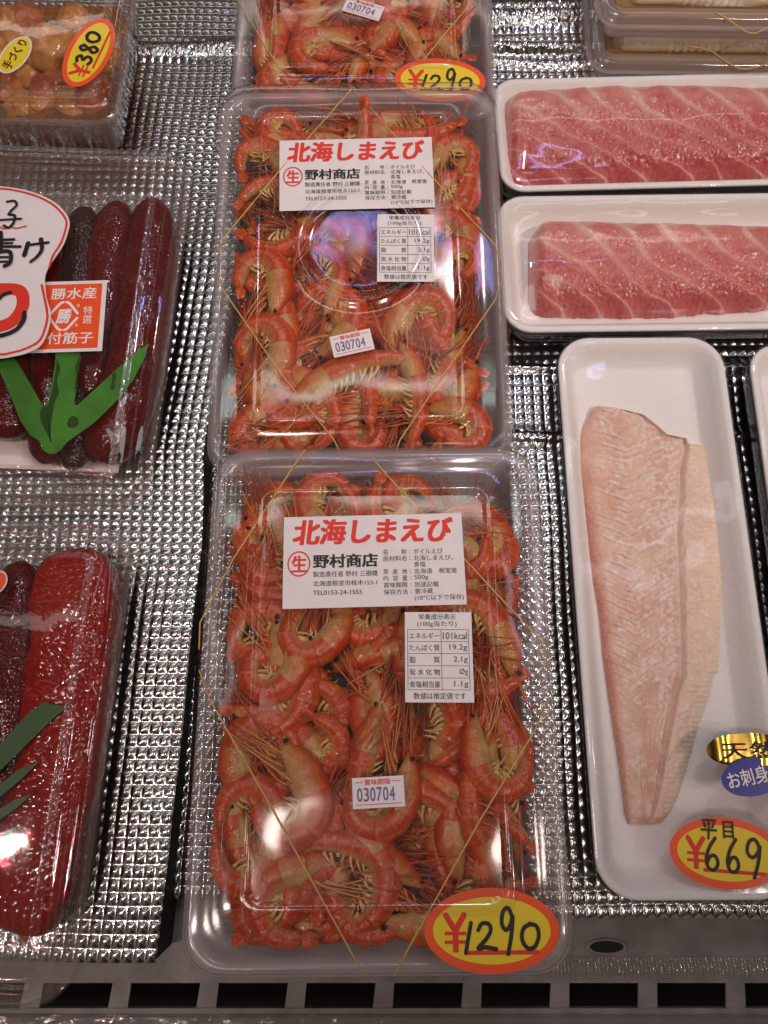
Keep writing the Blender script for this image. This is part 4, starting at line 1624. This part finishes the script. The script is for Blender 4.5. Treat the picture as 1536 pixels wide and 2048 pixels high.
morsel('large round tan shellfish beside the sideways price sticker', 285, 250, .0185, 'whelk', (1, 1, .8), 1)
for k, (x, y, r_, m_, sq) in enumerate(((60, 210, .014, 'whelk', (1, .8, .7)), (330, 470, .016, 'carrot', (1.3, .7, .6)), (90, 590, .012, 'whelk', (1, 1, .7)), (30, 500, .013, 'carrot', (1, .8, .7)),
                                        (-60, 300, .015, 'whelk', (1, 1, .8)), (230, 590, .010, 'whelk', (1.2, .8, .7)), (560, 180, .013, 'whelk', (1, 1, .6)), (560, 470, .013, 'carrot', (1.2, .8, .6)),
                                        (160, 430, .011, 'whelk', (1, .8, .8)), (130, 60, .013, 'carrot', (1, 1, .7)), (430, 60, .012, 'whelk', (1, 1, .7)), (430, 380, .010, 'carrot', (1, 1, .7)), (20, 100, .014, 'whelk', (1.1, .9, .7)), (200, 130, .012, 'carrot', (1, .8, .6)), (440, 240, .013, 'whelk', (.9, 1.1, .7)), (250, 520, .013, 'carrot', (1.3, .8, .6)),
                                        (400, 580, .012, 'whelk', (1.2, .8, .6)), (520, 590, .012, 'carrot', (1.2, .8, .6)), (150, 330, .012, 'carrot', (1, 1, .6)), (640, 330, .012, 'whelk', (.8, 1.2, .6)))):
    morsel('smaller brown cooked shellfish piece lying in the broth of the top left box', x, y, r_, m_, sq, k + 2, .020)
c = on(FD, *d1(550, 330), ZD + .001)
price_sticker(td, (c.x, c.y, ZD + .002), .0285, .0145, R(76), '380')
c = on(FD, *d1(97, 345), ZD + .001)
mb = MB()
slab(mb, ellipse(.0158, .0090), 0, .0002)
st = part('handmade_sticker', mb, M['paper'], td, False)
st.matrix_local = Matrix.Translation((c.x, c.y, ZD + .002)) @ Matrix.Rotation(R(70), 4, 'Z')
mb = MB()
slab(mb, ellipse(.0147, .0080), .00025, .0003)
part('yellow_field', mb, M['sticker_yellow'], st, False)
mb = MB()
text(mb, '手づくり', -.0120, -.0034, .0120, .0036, .0005, bold=.02, shear=.1)
part('lettering', mb, M['black_ink'], st, False)


# ---------------------------------------------------------------- foam trays
def foam_tray(t, hx, hy, h, rad):
    mb = MB()
    prof = [(.012, .0), (.006, .004), (.0012, h - .003), (.0, h - .0022), (.0, h - .0006), (.0010, h), (.0032, h), (.0046, h - .0010), (.0080, h - .006), (.0125, .0062), (.0150, .0046), (.0200, .0040)]
    tray_profile(mb, hx, hy, rad, prof, True, True)
    part('tray', mb, M['foam'], t)


def film(t, hx, hy, h, rad, sag):
    """cling film drawn over the rim and down on the food"""
    mb = MB()
    nx, ny = 60, 60
    loops = [rr(hx + .0006 - i, hy + .0006 - i, rad, z_, n=8, sub=14, wob=.0003) for i, z_ in ((.003, .004), (-.0004, h - .003), (-.0002, h), (.001, h + .0008), (.004, h + .0009))]
    loft(mb, loops)
    v = []
    ax, ay = hx - .0034, hy - .0034
    for j in range(ny + 1):
        for i in range(nx + 1):
            x, y = -ax + 2 * ax * i / nx, -ay + 2 * ay * j / ny
            e = min((ax - abs(x)) / .01, (ay - abs(y)) / .01, 1)
            cx, cyy = abs(x) - (ax - rad + .004), abs(y) - (ay - rad + .004)
            if cx > 0 and cyy > 0:
                l_ = math.hypot(cx, cyy)
                m_ = max(cx, cyy)
                x = math.copysign(ax - rad + .004 + cx * m_ / l_, x)
                y = math.copysign(ay - rad + .004 + cyy * m_ / l_, y)
            v.append((x, y, h + .0009 + e * (sag(x, y) + .0005 * mnoise.noise(Vector((x * 50, y * 50, 2))))))
    f = [(j * (nx + 1) + i, j * (nx + 1) + i + 1, (j + 1) * (nx + 1) + i + 1, (j + 1) * (nx + 1) + i) for j in range(ny) for i in range(nx)]
    mb.add(v, f)
    part('cling_film', mb, M['film'], t)


HT = .021


def rect_frame(TL, BL, slope_to, W_, z_rim):
    a_, b_ = at(*TL, z_rim), at(*BL, z_rim)
    e = at(*slope_to, z_rim)
    yaw_ = math.atan2(e.y - a_.y, e.x - a_.x)
    L_ = (a_ - b_).length
    fx = Vector((math.cos(yaw_), math.sin(yaw_), 0))
    fy = Vector((-fx.y, fx.x, 0))
    L_ = abs((a_ - b_).dot(fy))
    c_ = a_ + fx * (W_ / 2) - fy * (L_ / 2)
    return frame((c_.x, c_.y, z_rim - HT), 0, yaw_), L_


# tuna blocks
def tuna(label, fm, outline_top, outline_bot, xs, zt, seed, period, lean):
    """outline: the px y of the block's upper and lower edge along px xs; surface given by its own seams"""
    nx, ny = 420, 150
    x0, x1 = xs[0], xs[-1]
    ztop = zt
    v, c, f = [], [], []
    hv = lambda t: mnoise.noise(t)
    for i in range(nx + 1):
        u = i / nx
        px = x0 + (x1 - x0) * u
        yt = np.interp(px, xs, outline_top)
        yb_ = np.interp(px, xs, outline_bot) + 5 * hv(Vector((px * .03, seed, 1))) + 2 * hv(Vector((px * .12, seed, 2)))
        yt = yt + 3 * hv(Vector((px * .02, seed, 5)))
        tp = max(0, 1 - u / .05) ** 2
        yt, yb_ = yt + 24 * tp, yb_ - 9 * tp
        A_ = on(fm, px, yt, .012)
        B_ = on(fm, px, yb_, .012)
        for j in range(ny + 1):
            w_ = j / ny                                   # 0 far edge .. 1 near edge
            p = A_.lerp(B_, w_)
            prof = (1 - abs(2 * w_ - 1) ** 5) ** .6
            side = (1 - max(0, 1 - u / .045) ** 2.5) ** .6
            z_ = .0045 + (ztop - .0045) * prof * side * (1 - .30 * w_)
            q = w_ ** 1.25
            xx = (px - x0)
            # seams lean: run from the far edge down towards the right
            ph = (xx - lean * (.25 * w_ + .95 * w_ ** 2.0) + 30 * hv(Vector((px * .009, w_ * 1.6, seed))) + 7 * hv(Vector((px * .04, w_ * 6, seed)))) / period
            fr = ph % 1
            d = min(fr, 1 - fr)
            n1 = hv(Vector((px * .05, w_ * 14, seed + 2)))
            n2 = hv(Vector((px * .20, w_ * 30, seed + 5)))
            n3 = hv(Vector((px * .16 - w_ * 22, w_ * 26 + px * .05, seed + 9)))
            n4 = hv(Vector((px * .02, w_ * 2.5, seed + 12)))
            wl = max(.035, .13 - .085 * w_ + .05 * n1)
            line = math.exp(-(d / wl) ** 2)
            halo = math.exp(-(d / (wl * 2.2)) ** 2)
            red_ = (.54, .100, .090) if seed == 9 else (.50, .075, .072)
            deep = (.36, .035, .035)
            pink = (.66, .26, .22)
            base = lerp3(pink, red_, max(0, min(1, .25 + w_ * .9 + .5 * n1 + .6 * n4)))
            base = lerp3(base, deep, max(0, min(1, (w_ - .35) * 1.3)) * max(0, .55 - abs(fr - .62)) * 1.7)
            cc = lerp3(base, (.60, .27, .22), halo * .5)
            cc = lerp3(cc, (.76, .50, .44), line * (1 - .35 * w_))
            cc = lerp3(cc, (.64, .30, .25), max(0, n3 - .1) * .35)
            fat = max(0, 1 - w_ / (.12 + .05 * n1 + .06 * math.sin(ph * 6.28)))
            cc = lerp3(cc, (.72, .47, .40), min(1, fat * 2))
            if u < .02:
                cc = lerp3(cc, (.62, .26, .22), .7)
            if n2 > .50 and n1 > .12:
                cc = lerp3(cc, (.20, .015, .015), .65)
            g = 1 + .12 * n2
            c.append(tuple(k * g for k in cc))
            stairs = (fr - .5) * .0042 * w_ ** .8
            wet = max(0, w_ - .38) * .0015 * n3 + .0006 * n2 * w_
            z_ += (-.0008 * line * (.3 + w_) + stairs + wet + .0005 * n1) * prof * side
            v.append((p.x, p.y, z_))
    for i in range(nx):
        for j in range(ny):
            a_ = i * (ny + 1) + j
            f.append((a_, a_ + 1, a_ + ny + 2, a_ + ny + 1))
    # the cut end
    ends = [i for i in range(ny + 1)]
    lo = len(v)
    for j in ends:
        x, y, z_ = v[j]
        v.append((x + .0015, y, .0042))
        c.append((.50, .17, .15))
    for j in range(ny):
        f.append((j + 1, j, lo + j, lo + j + 1))
    mb = MB()
    mb.add(v, f, 0, c)
    o = link('tuna_block', mb.mesh('tuna_block', [M['tuna']]), None, fm)
    tag(o, label, 'tuna block', 'blocks of fatty tuna on white trays')
    return o


FA, LA_ = rect_frame((984, 158), (996, 382), (1536, 144), .25, HT)
ta = thing('foam_tray', 'white foam tray holding the farther tuna block', 'foam tray', FA, 'white foam trays')
foam_tray(ta, .125, LA_ / 2, HT, .016)
tuna('farther fatty tuna block with long slanting pale seams', FA, [196, 190, 184, 176, 174, 182, 196], [352, 360, 362, 358, 352, 346, 340], [1006, 1030, 1060, 1200, 1400, 1536, 1700], .026, 3, 78, 245)
film(ta, .125, LA_ / 2, HT, .016, lambda x, y: .006 * math.exp(-(y / .03) ** 2))
FT2, LB_ = rect_frame((992, 392), (1003, 664), (1536, 385), .25, HT)
tb2 = thing('foam_tray', 'white foam tray holding the nearer tuna block', 'foam tray', FT2, 'white foam trays')
foam_tray(tb2, .125, LB_ / 2, HT, .018)
tuna('nearer tuna block with broad pale stripes and a squared end', FT2, [450, 446, 443, 447, 455, 462], [600, 620, 624, 626, 610, 598], [1060, 1075, 1100, 1300, 1536, 1700], .026, 9, 82, 190)
film(tb2, .125, LB_ / 2, HT, .018, lambda x, y: .006 * math.exp(-(y / .03) ** 2))

# flounder tray
FF, LF = rect_frame((1112, 676), (1200, 1802), (1450, 676), .110, HT)
a_, b_, e_ = at(1112, 676, HT), at(1196, 1802, HT), at(1452, 676, HT)
fy = (a_ - b_).normalized()
fx = Vector((fy.y, -fy.x, 0))
LF = (a_ - b_).length
WF = (e_ - a_).length * .968
c_ = a_ + fx * (WF / 2) - fy * (LF / 2)
FF = frame((c_.x, c_.y, 0.0005), 0, math.atan2(fx.y, fx.x))
tf = thing('foam_tray', 'long white foam tray with the flounder fillet and three stickers', 'foam tray', FF, 'white foam trays')
foam_tray(tf, WF / 2, LF / 2, HT, .021)
film(tf, WF / 2, LF / 2, HT, .021, lambda x, y: .0)


def e1(x, y):
    return (1050 + x / 2.926, 650 + y / 2.926)


def e2(x, y):
    return (1100 + x / 2.738, 1300 + y / 2.738)


Lp = [e1(415, 462), e1(385, 510), e1(350, 590), e1(332, 660), e1(330, 780), e1(346, 950), e1(370, 1150), e1(386, 1300), e1(412, 1500), e1(440, 1650), e1(462, 1850), e2(300, 20), e2(340, 300), e2(385, 600), e2(412, 800), e2(422, 900), e2(440, 945)]
Gp = [e1(425, 464), e1(500, 478), e1(600, 500), e1(690, 522), e1(790, 600), e1(832, 640), e1(945, 662), e1(948, 720), e1(922, 820), e1(912, 1000), e1(895, 1200), e1(905, 1400), e1(916, 1600), e1(925, 2048), e2(690, 250), e2(640, 500), e2(590, 800), e2(548, 960)]
Rp = [e1(428, 464), e1(502, 478), e1(602, 500), e1(692, 522), e1(792, 600), e1(834, 640), e1(950, 664), e1(985, 695), e1(1090, 697), e1(1110, 780), e1(1132, 860), e1(1195, 1020), e1(1230, 1200), e1(1240, 1330), e1(1202, 1500), e1(1167, 1700), e1(1150, 2030),
      e2(930, 60), e2(890, 250), e2(820, 450), e2(780, 600), e2(720, 800), e2(690, 870), e2(625, 962)]


def curve_x(P, y):
    return np.interp(y, [p[1] for p in P], [p[0] for p in P])


yt0, yt1 = e1(0, 463)[1], e2(0, 958)[1]
NY, NX = 420, 110
v, c, f = [], [], []
for j in range(NY + 1):
    y = yt0 + (yt1 - yt0) * j / NY
    v_ = j / NY
    l, g_, r_ = curve_x(Lp, y), curve_x(Gp, y), curve_x(Rp, y)
    scal = 2.2 * math.sin(y * .62) * (1 if y > 900 else 0) * min(1, v_ * 2)
    r_ += scal if r_ > g_ + 4 else 0
    for i in range(NX + 1):
        u = i / NX
        UG = .68
        if u < UG:
            m_ = u / UG
            x = l + (g_ - l) * m_
        else:
            m_ = (u - UG) / (1 - UG)
            x = g_ + (r_ - g_) * m_
        p = on(FF, x, y, .010)
        endf = min(1, v_ / .012, (1 - v_) / .02) ** .5
        n1 = mnoise.noise(Vector((x * .035, y * .035, 1)))
        n2 = mnoise.noise(Vector((x * .11, y * .11, 4)))
        n3 = mnoise.noise(Vector((x * .020, y * .020, 8)))
        if u < UG:
            prof = (1 - abs(2 * m_ - 1) ** 4) ** .5
            low = 1 - max(0, min(1, (y - 1230) / 260))      # chevrons above, long fibres towards the tail
            tri = (abs(m_ - .42) / .42 if m_ < .42 else (m_ - .42) / .58 * 1.75)
            ph = (y + 34 * tri * (1 + .8 * v_) + 5 * n1 + 2 * n2) / (31 - 6 * v_)
            fr = ph % 1
            ridge = fr ** 1.4 if fr < .82 else (1 - fr) / .18
            rel = .0024 * ridge * low * min(1, m_ * 5) * (.7 + .6 * n1)
            ph2 = (m_ * 22 - (y - 1230) * .012 * (1 - m_) + 1.2 * n1)
            if m_ > .45:
                rel += .0005 * (1 - low) * math.sin(ph2 * 3.0)
            rel += (1 - low) * .0004 * n2
            z_ = .0046 + .0062 * prof * endf + rel * prof
            base = (.80, .55, .43)
            cc = lerp3(base, (.68, .38, .27), max(0, min(1, .5 + n3)))
            white = max(0, min(1, (ridge - .45) * 3.2)) * low * max(0, min(1, .75 + n1 * 1.5 + n2 * .8)) + max(0, n2 * 1.2 + n1 * 1.0 + .02) * .95
            white *= min(1, max(0, m_ - .07) * 7)
            if m_ > .62:
                white += max(0, (m_ - .70) * 1.8 + n2 * .9) * low
            cc = lerp3(cc, (.86, .73, .67), max(0, min(.95, white)))
            redn = max(0, 1 - m_ / .13) * min(1, max(.15, (y - 880) / 180))
            cc = lerp3(cc, (.50, .14, .085), min(.9, redn * 1.1))
        else:
            prof = (1 - abs(2 * m_ - 1) ** 3) ** .6
            rel = .00016 * math.sin(y * .62 + m_ * 1.5 + 2 * n1) * m_ + .0005 * n2 + .0004 * n1
            z_ = .0046 + (.0050 * min(1, m_ * 8) ** .5 * (1 - m_ ** 2.2) + .0004) * endf + rel * (1 - m_ ** 4)
            cc = lerp3((.79, .57, .45), (.86, .71, .56), max(0, min(1, m_ * .9 + n1 * .6 + n2 * .5)))
            cc = lerp3(cc, (.78, .66, .46), max(0, m_ - .70) * 2.2)
            if m_ < .12:
                cc = lerp3(cc, (.78, .60, .50), .8)
        c.append(cc)
        v.append((p.x, p.y, z_))
for j in range(NY):
    for i in range(NX):
        a = j * (NX + 1) + i
        f.append((a, a + NX + 1, a + NX + 2, a + 1))
mb = MB()
mb.add(v, f, 0, c)
o = link('flounder_fillet', mb.mesh('flounder_fillet', [M['flounder']]), None, FF)
tag(o, 'raw pale flounder fillet with rippled flesh on the long white tray', 'fish fillet')

zf = HT + .0022


def hirame(mb, a, b):
    text(mb, '平', -a * .44, b * .36, -a * .16, b * .92, .0009, bold=.015, shear=.1)
    text(mb, '目', -a * .04, b * .42, a * .14, b * .90, .0009, bold=.015)


c = on(FF, 1452, 1706, zf)
price_sticker(tf, (c.x, c.y, zf), .0290, .0172, R(-4) - math.atan2(fx.y, fx.x), '669', extra=hirame)
c = on(FF, 1490, 1499, zf + .001)
mb = MB()
NA, NB = 48, 10
vv, ff = [], []
for i in range(NB + 1):
    for k in range(NA):
        q = i / NB
        x, y = .0215 * q * math.cos(2 * math.pi * k / NA), .0085 * q * math.sin(2 * math.pi * k / NA)
        vv.append((x, y, .0035 * math.sin(x * 160 + .4) + .0025))
for i in range(NB):
    for k in range(NA):
        ff.append((i * NA + k, i * NA + (k + 1) % NA, (i + 1) * NA + (k + 1) % NA, (i + 1) * NA + k))
mb.add(vv, ff)
st = part('gold_sticker', mb, M['gold'], tf)
st.matrix_local = Matrix.Translation((c.x, c.y, zf + .001)) @ Matrix.Rotation(R(2) - math.atan2(fx.y, fx.x), 4, 'Z')
mb = MB()
text(mb, '天然', -.0120, -.0045, .0120, .0040, .0, bold=.015)
mb.v = [(x, y, .0035 * math.sin(x * 160 + .4) + .0029) for x, y, z_ in mb.v]
part('lettering', mb, M['black_ink'], st, False)
c = on(FF, 1500, 1552, zf + .003)
mb = MB()
slab(mb, ellipse(.0170, .0096), 0, .0002)
st = part('blue_sticker', mb, M['blue'], tf, False)
st.matrix_local = Matrix.Translation((c.x, c.y, zf + .0065)) @ Matrix.Rotation(R(11) - math.atan2(fx.y, fx.x), 4, 'Z')
mb = MB()
text(mb, 'お刺身用', -.0138, -.0040, .0150, .0044, .0004, bold=.01)
part('lettering', mb, M['white_ink'], st, False)

# tray cut off at the right edge
a_ = at(1494, 690, HT)
b_ = at(1556, 1130, HT)
fy = (a_ - b_).normalized()
fx = Vector((fy.y, -fy.x, 0))
c_ = a_ + fx * .055 - fy * .12
FG = frame((c_.x, c_.y, .0005), 0, math.atan2(fx.y, fx.x))
tg = thing('foam_tray', 'white foam tray cut off by the right edge beside the flounder tray', 'foam tray', FG, 'white foam trays')
foam_tray(tg, .055, .12, HT, .018)
film(tg, .055, .12, HT, .018, lambda x, y: 0.)


# ---------------------------------------------------------------- stacked squid packs
def squid_pack(label, fm, hx, hy, h):
    t = thing('squid_pack', label, 'squid pack', fm, 'stacked clear packs of pale squid')
    mb = MB()
    prof = [(.0, h - .006), (.003, h - .0058), (.005, h - .009), (.009, .004), (.013, .001), (.018, .0008)]
    tray_profile(mb, hx, hy, .016, prof, False, True)
    part('base', mb, M['milky'], t)
    mb = MB()
    prof = [(-.0006, h - .007), (-.0004, h - .004), (.0015, h - .0035), (.0025, h - .0008), (.0045, h), (.010, h), (.012, h - .001), (.014, h - .001)]
    tray_profile(mb, hx, hy, .018, prof, False, True, wob=.0004)
    per = (len(mb.f) - 1) // (len(prof) - 1)
    mb.mi[:per * 6] = [1] * (per * 6)
    part('lid', mb, [M['lid'], M['lid_edge']], t)
    mb = MB()
    slab(mb, [(p[0], p[1]) for p in rr(hx - .0165, hy - .0165, .010, 0, n=6, sub=4)], .003, .014)
    part('broth', mb, M['broth_pale'], t, False)
    return t


ZQ = .025
cl = at(1182, 138, ZQ)
FQ = frame((cl.x + .085, cl.y + .060, .001), 0, R(-1))
q1 = squid_pack('lower clear pack of pale squid in the stack above the tuna', FQ, .085, .060, ZQ)
cl = at(1203, 62, ZQ * 2 + .001)
FQ2 = frame((cl.x + .085, cl.y + .068, ZQ + .001), 0, R(-1))
q2 = squid_pack('upper clear pack of pale squid, topmost of its stack', FQ2, .085, .060, ZQ)


def squid_roll(label, fm, x0, y_, r, seed):
    n, seg = 150, 24
    mb = MB()
    loops = []
    for i in range(n + 1):
        u = i / n
        x = x0 + .13 * u
        env = min(1, u / .05) ** .5 * min(1, (1 - u) / .05 + .05) ** .5
        rr_ = r * max(env, .05) * (1 + .06 * mnoise.noise(Vector((x * 40, seed, 0))))
        ruff = .05 * math.sin(u * 150) * (1 if .28 < u < .62 or u > .8 else .1)
        l = []
        for k in range(seg):
            a_ = 2 * math.pi * k / seg
            g = 1 + (ruff if math.sin(a_) < .3 else ruff * .3)
            l.append((x, y_ + rr_ * g * math.cos(a_), .010 + rr_ * .7 * (1 + math.sin(a_)) * .75))
        loops.append(l)
    loft(mb, loops, True, True)
    o = link('squid_roll', mb.mesh('squid_roll', [M['squid']]), None, fm)
    tag(o, label, 'squid', 'pale squid rolls in the stacked packs')


squid_roll('pale squid roll at the front of the upper pack', FQ2, -.062, -.022, .013, 1)
squid_roll('pale squid roll at the back of the upper pack', FQ2, -.060, .012, .014, 2)
squid_roll('pale squid roll at the front of the lower pack', FQ, -.064, -.024, .012, 3)
squid_roll('pale squid roll at the back of the lower pack', FQ, -.060, .010, .013, 4)


def loose_band(parent, fm, px, z_):
    mb = MB()
    P = [on(fm, x, y, z_) for x, y in px]
    tube(mb, smooth_line(P, 8), .00045, 6)
    part('elastic_band', mb, M['gold_cord'], parent)


loose_band(q2, FQ2, [(1430, 25), (1455, 38), (1500, 66), (1536, 55), (1600, 20)], ZQ + .0006)
loose_band(q1, FQ, [(1375, 92), (1420, 102), (1455, 125), (1490, 138), (1536, 128), (1600, 112)], ZQ + .0006)
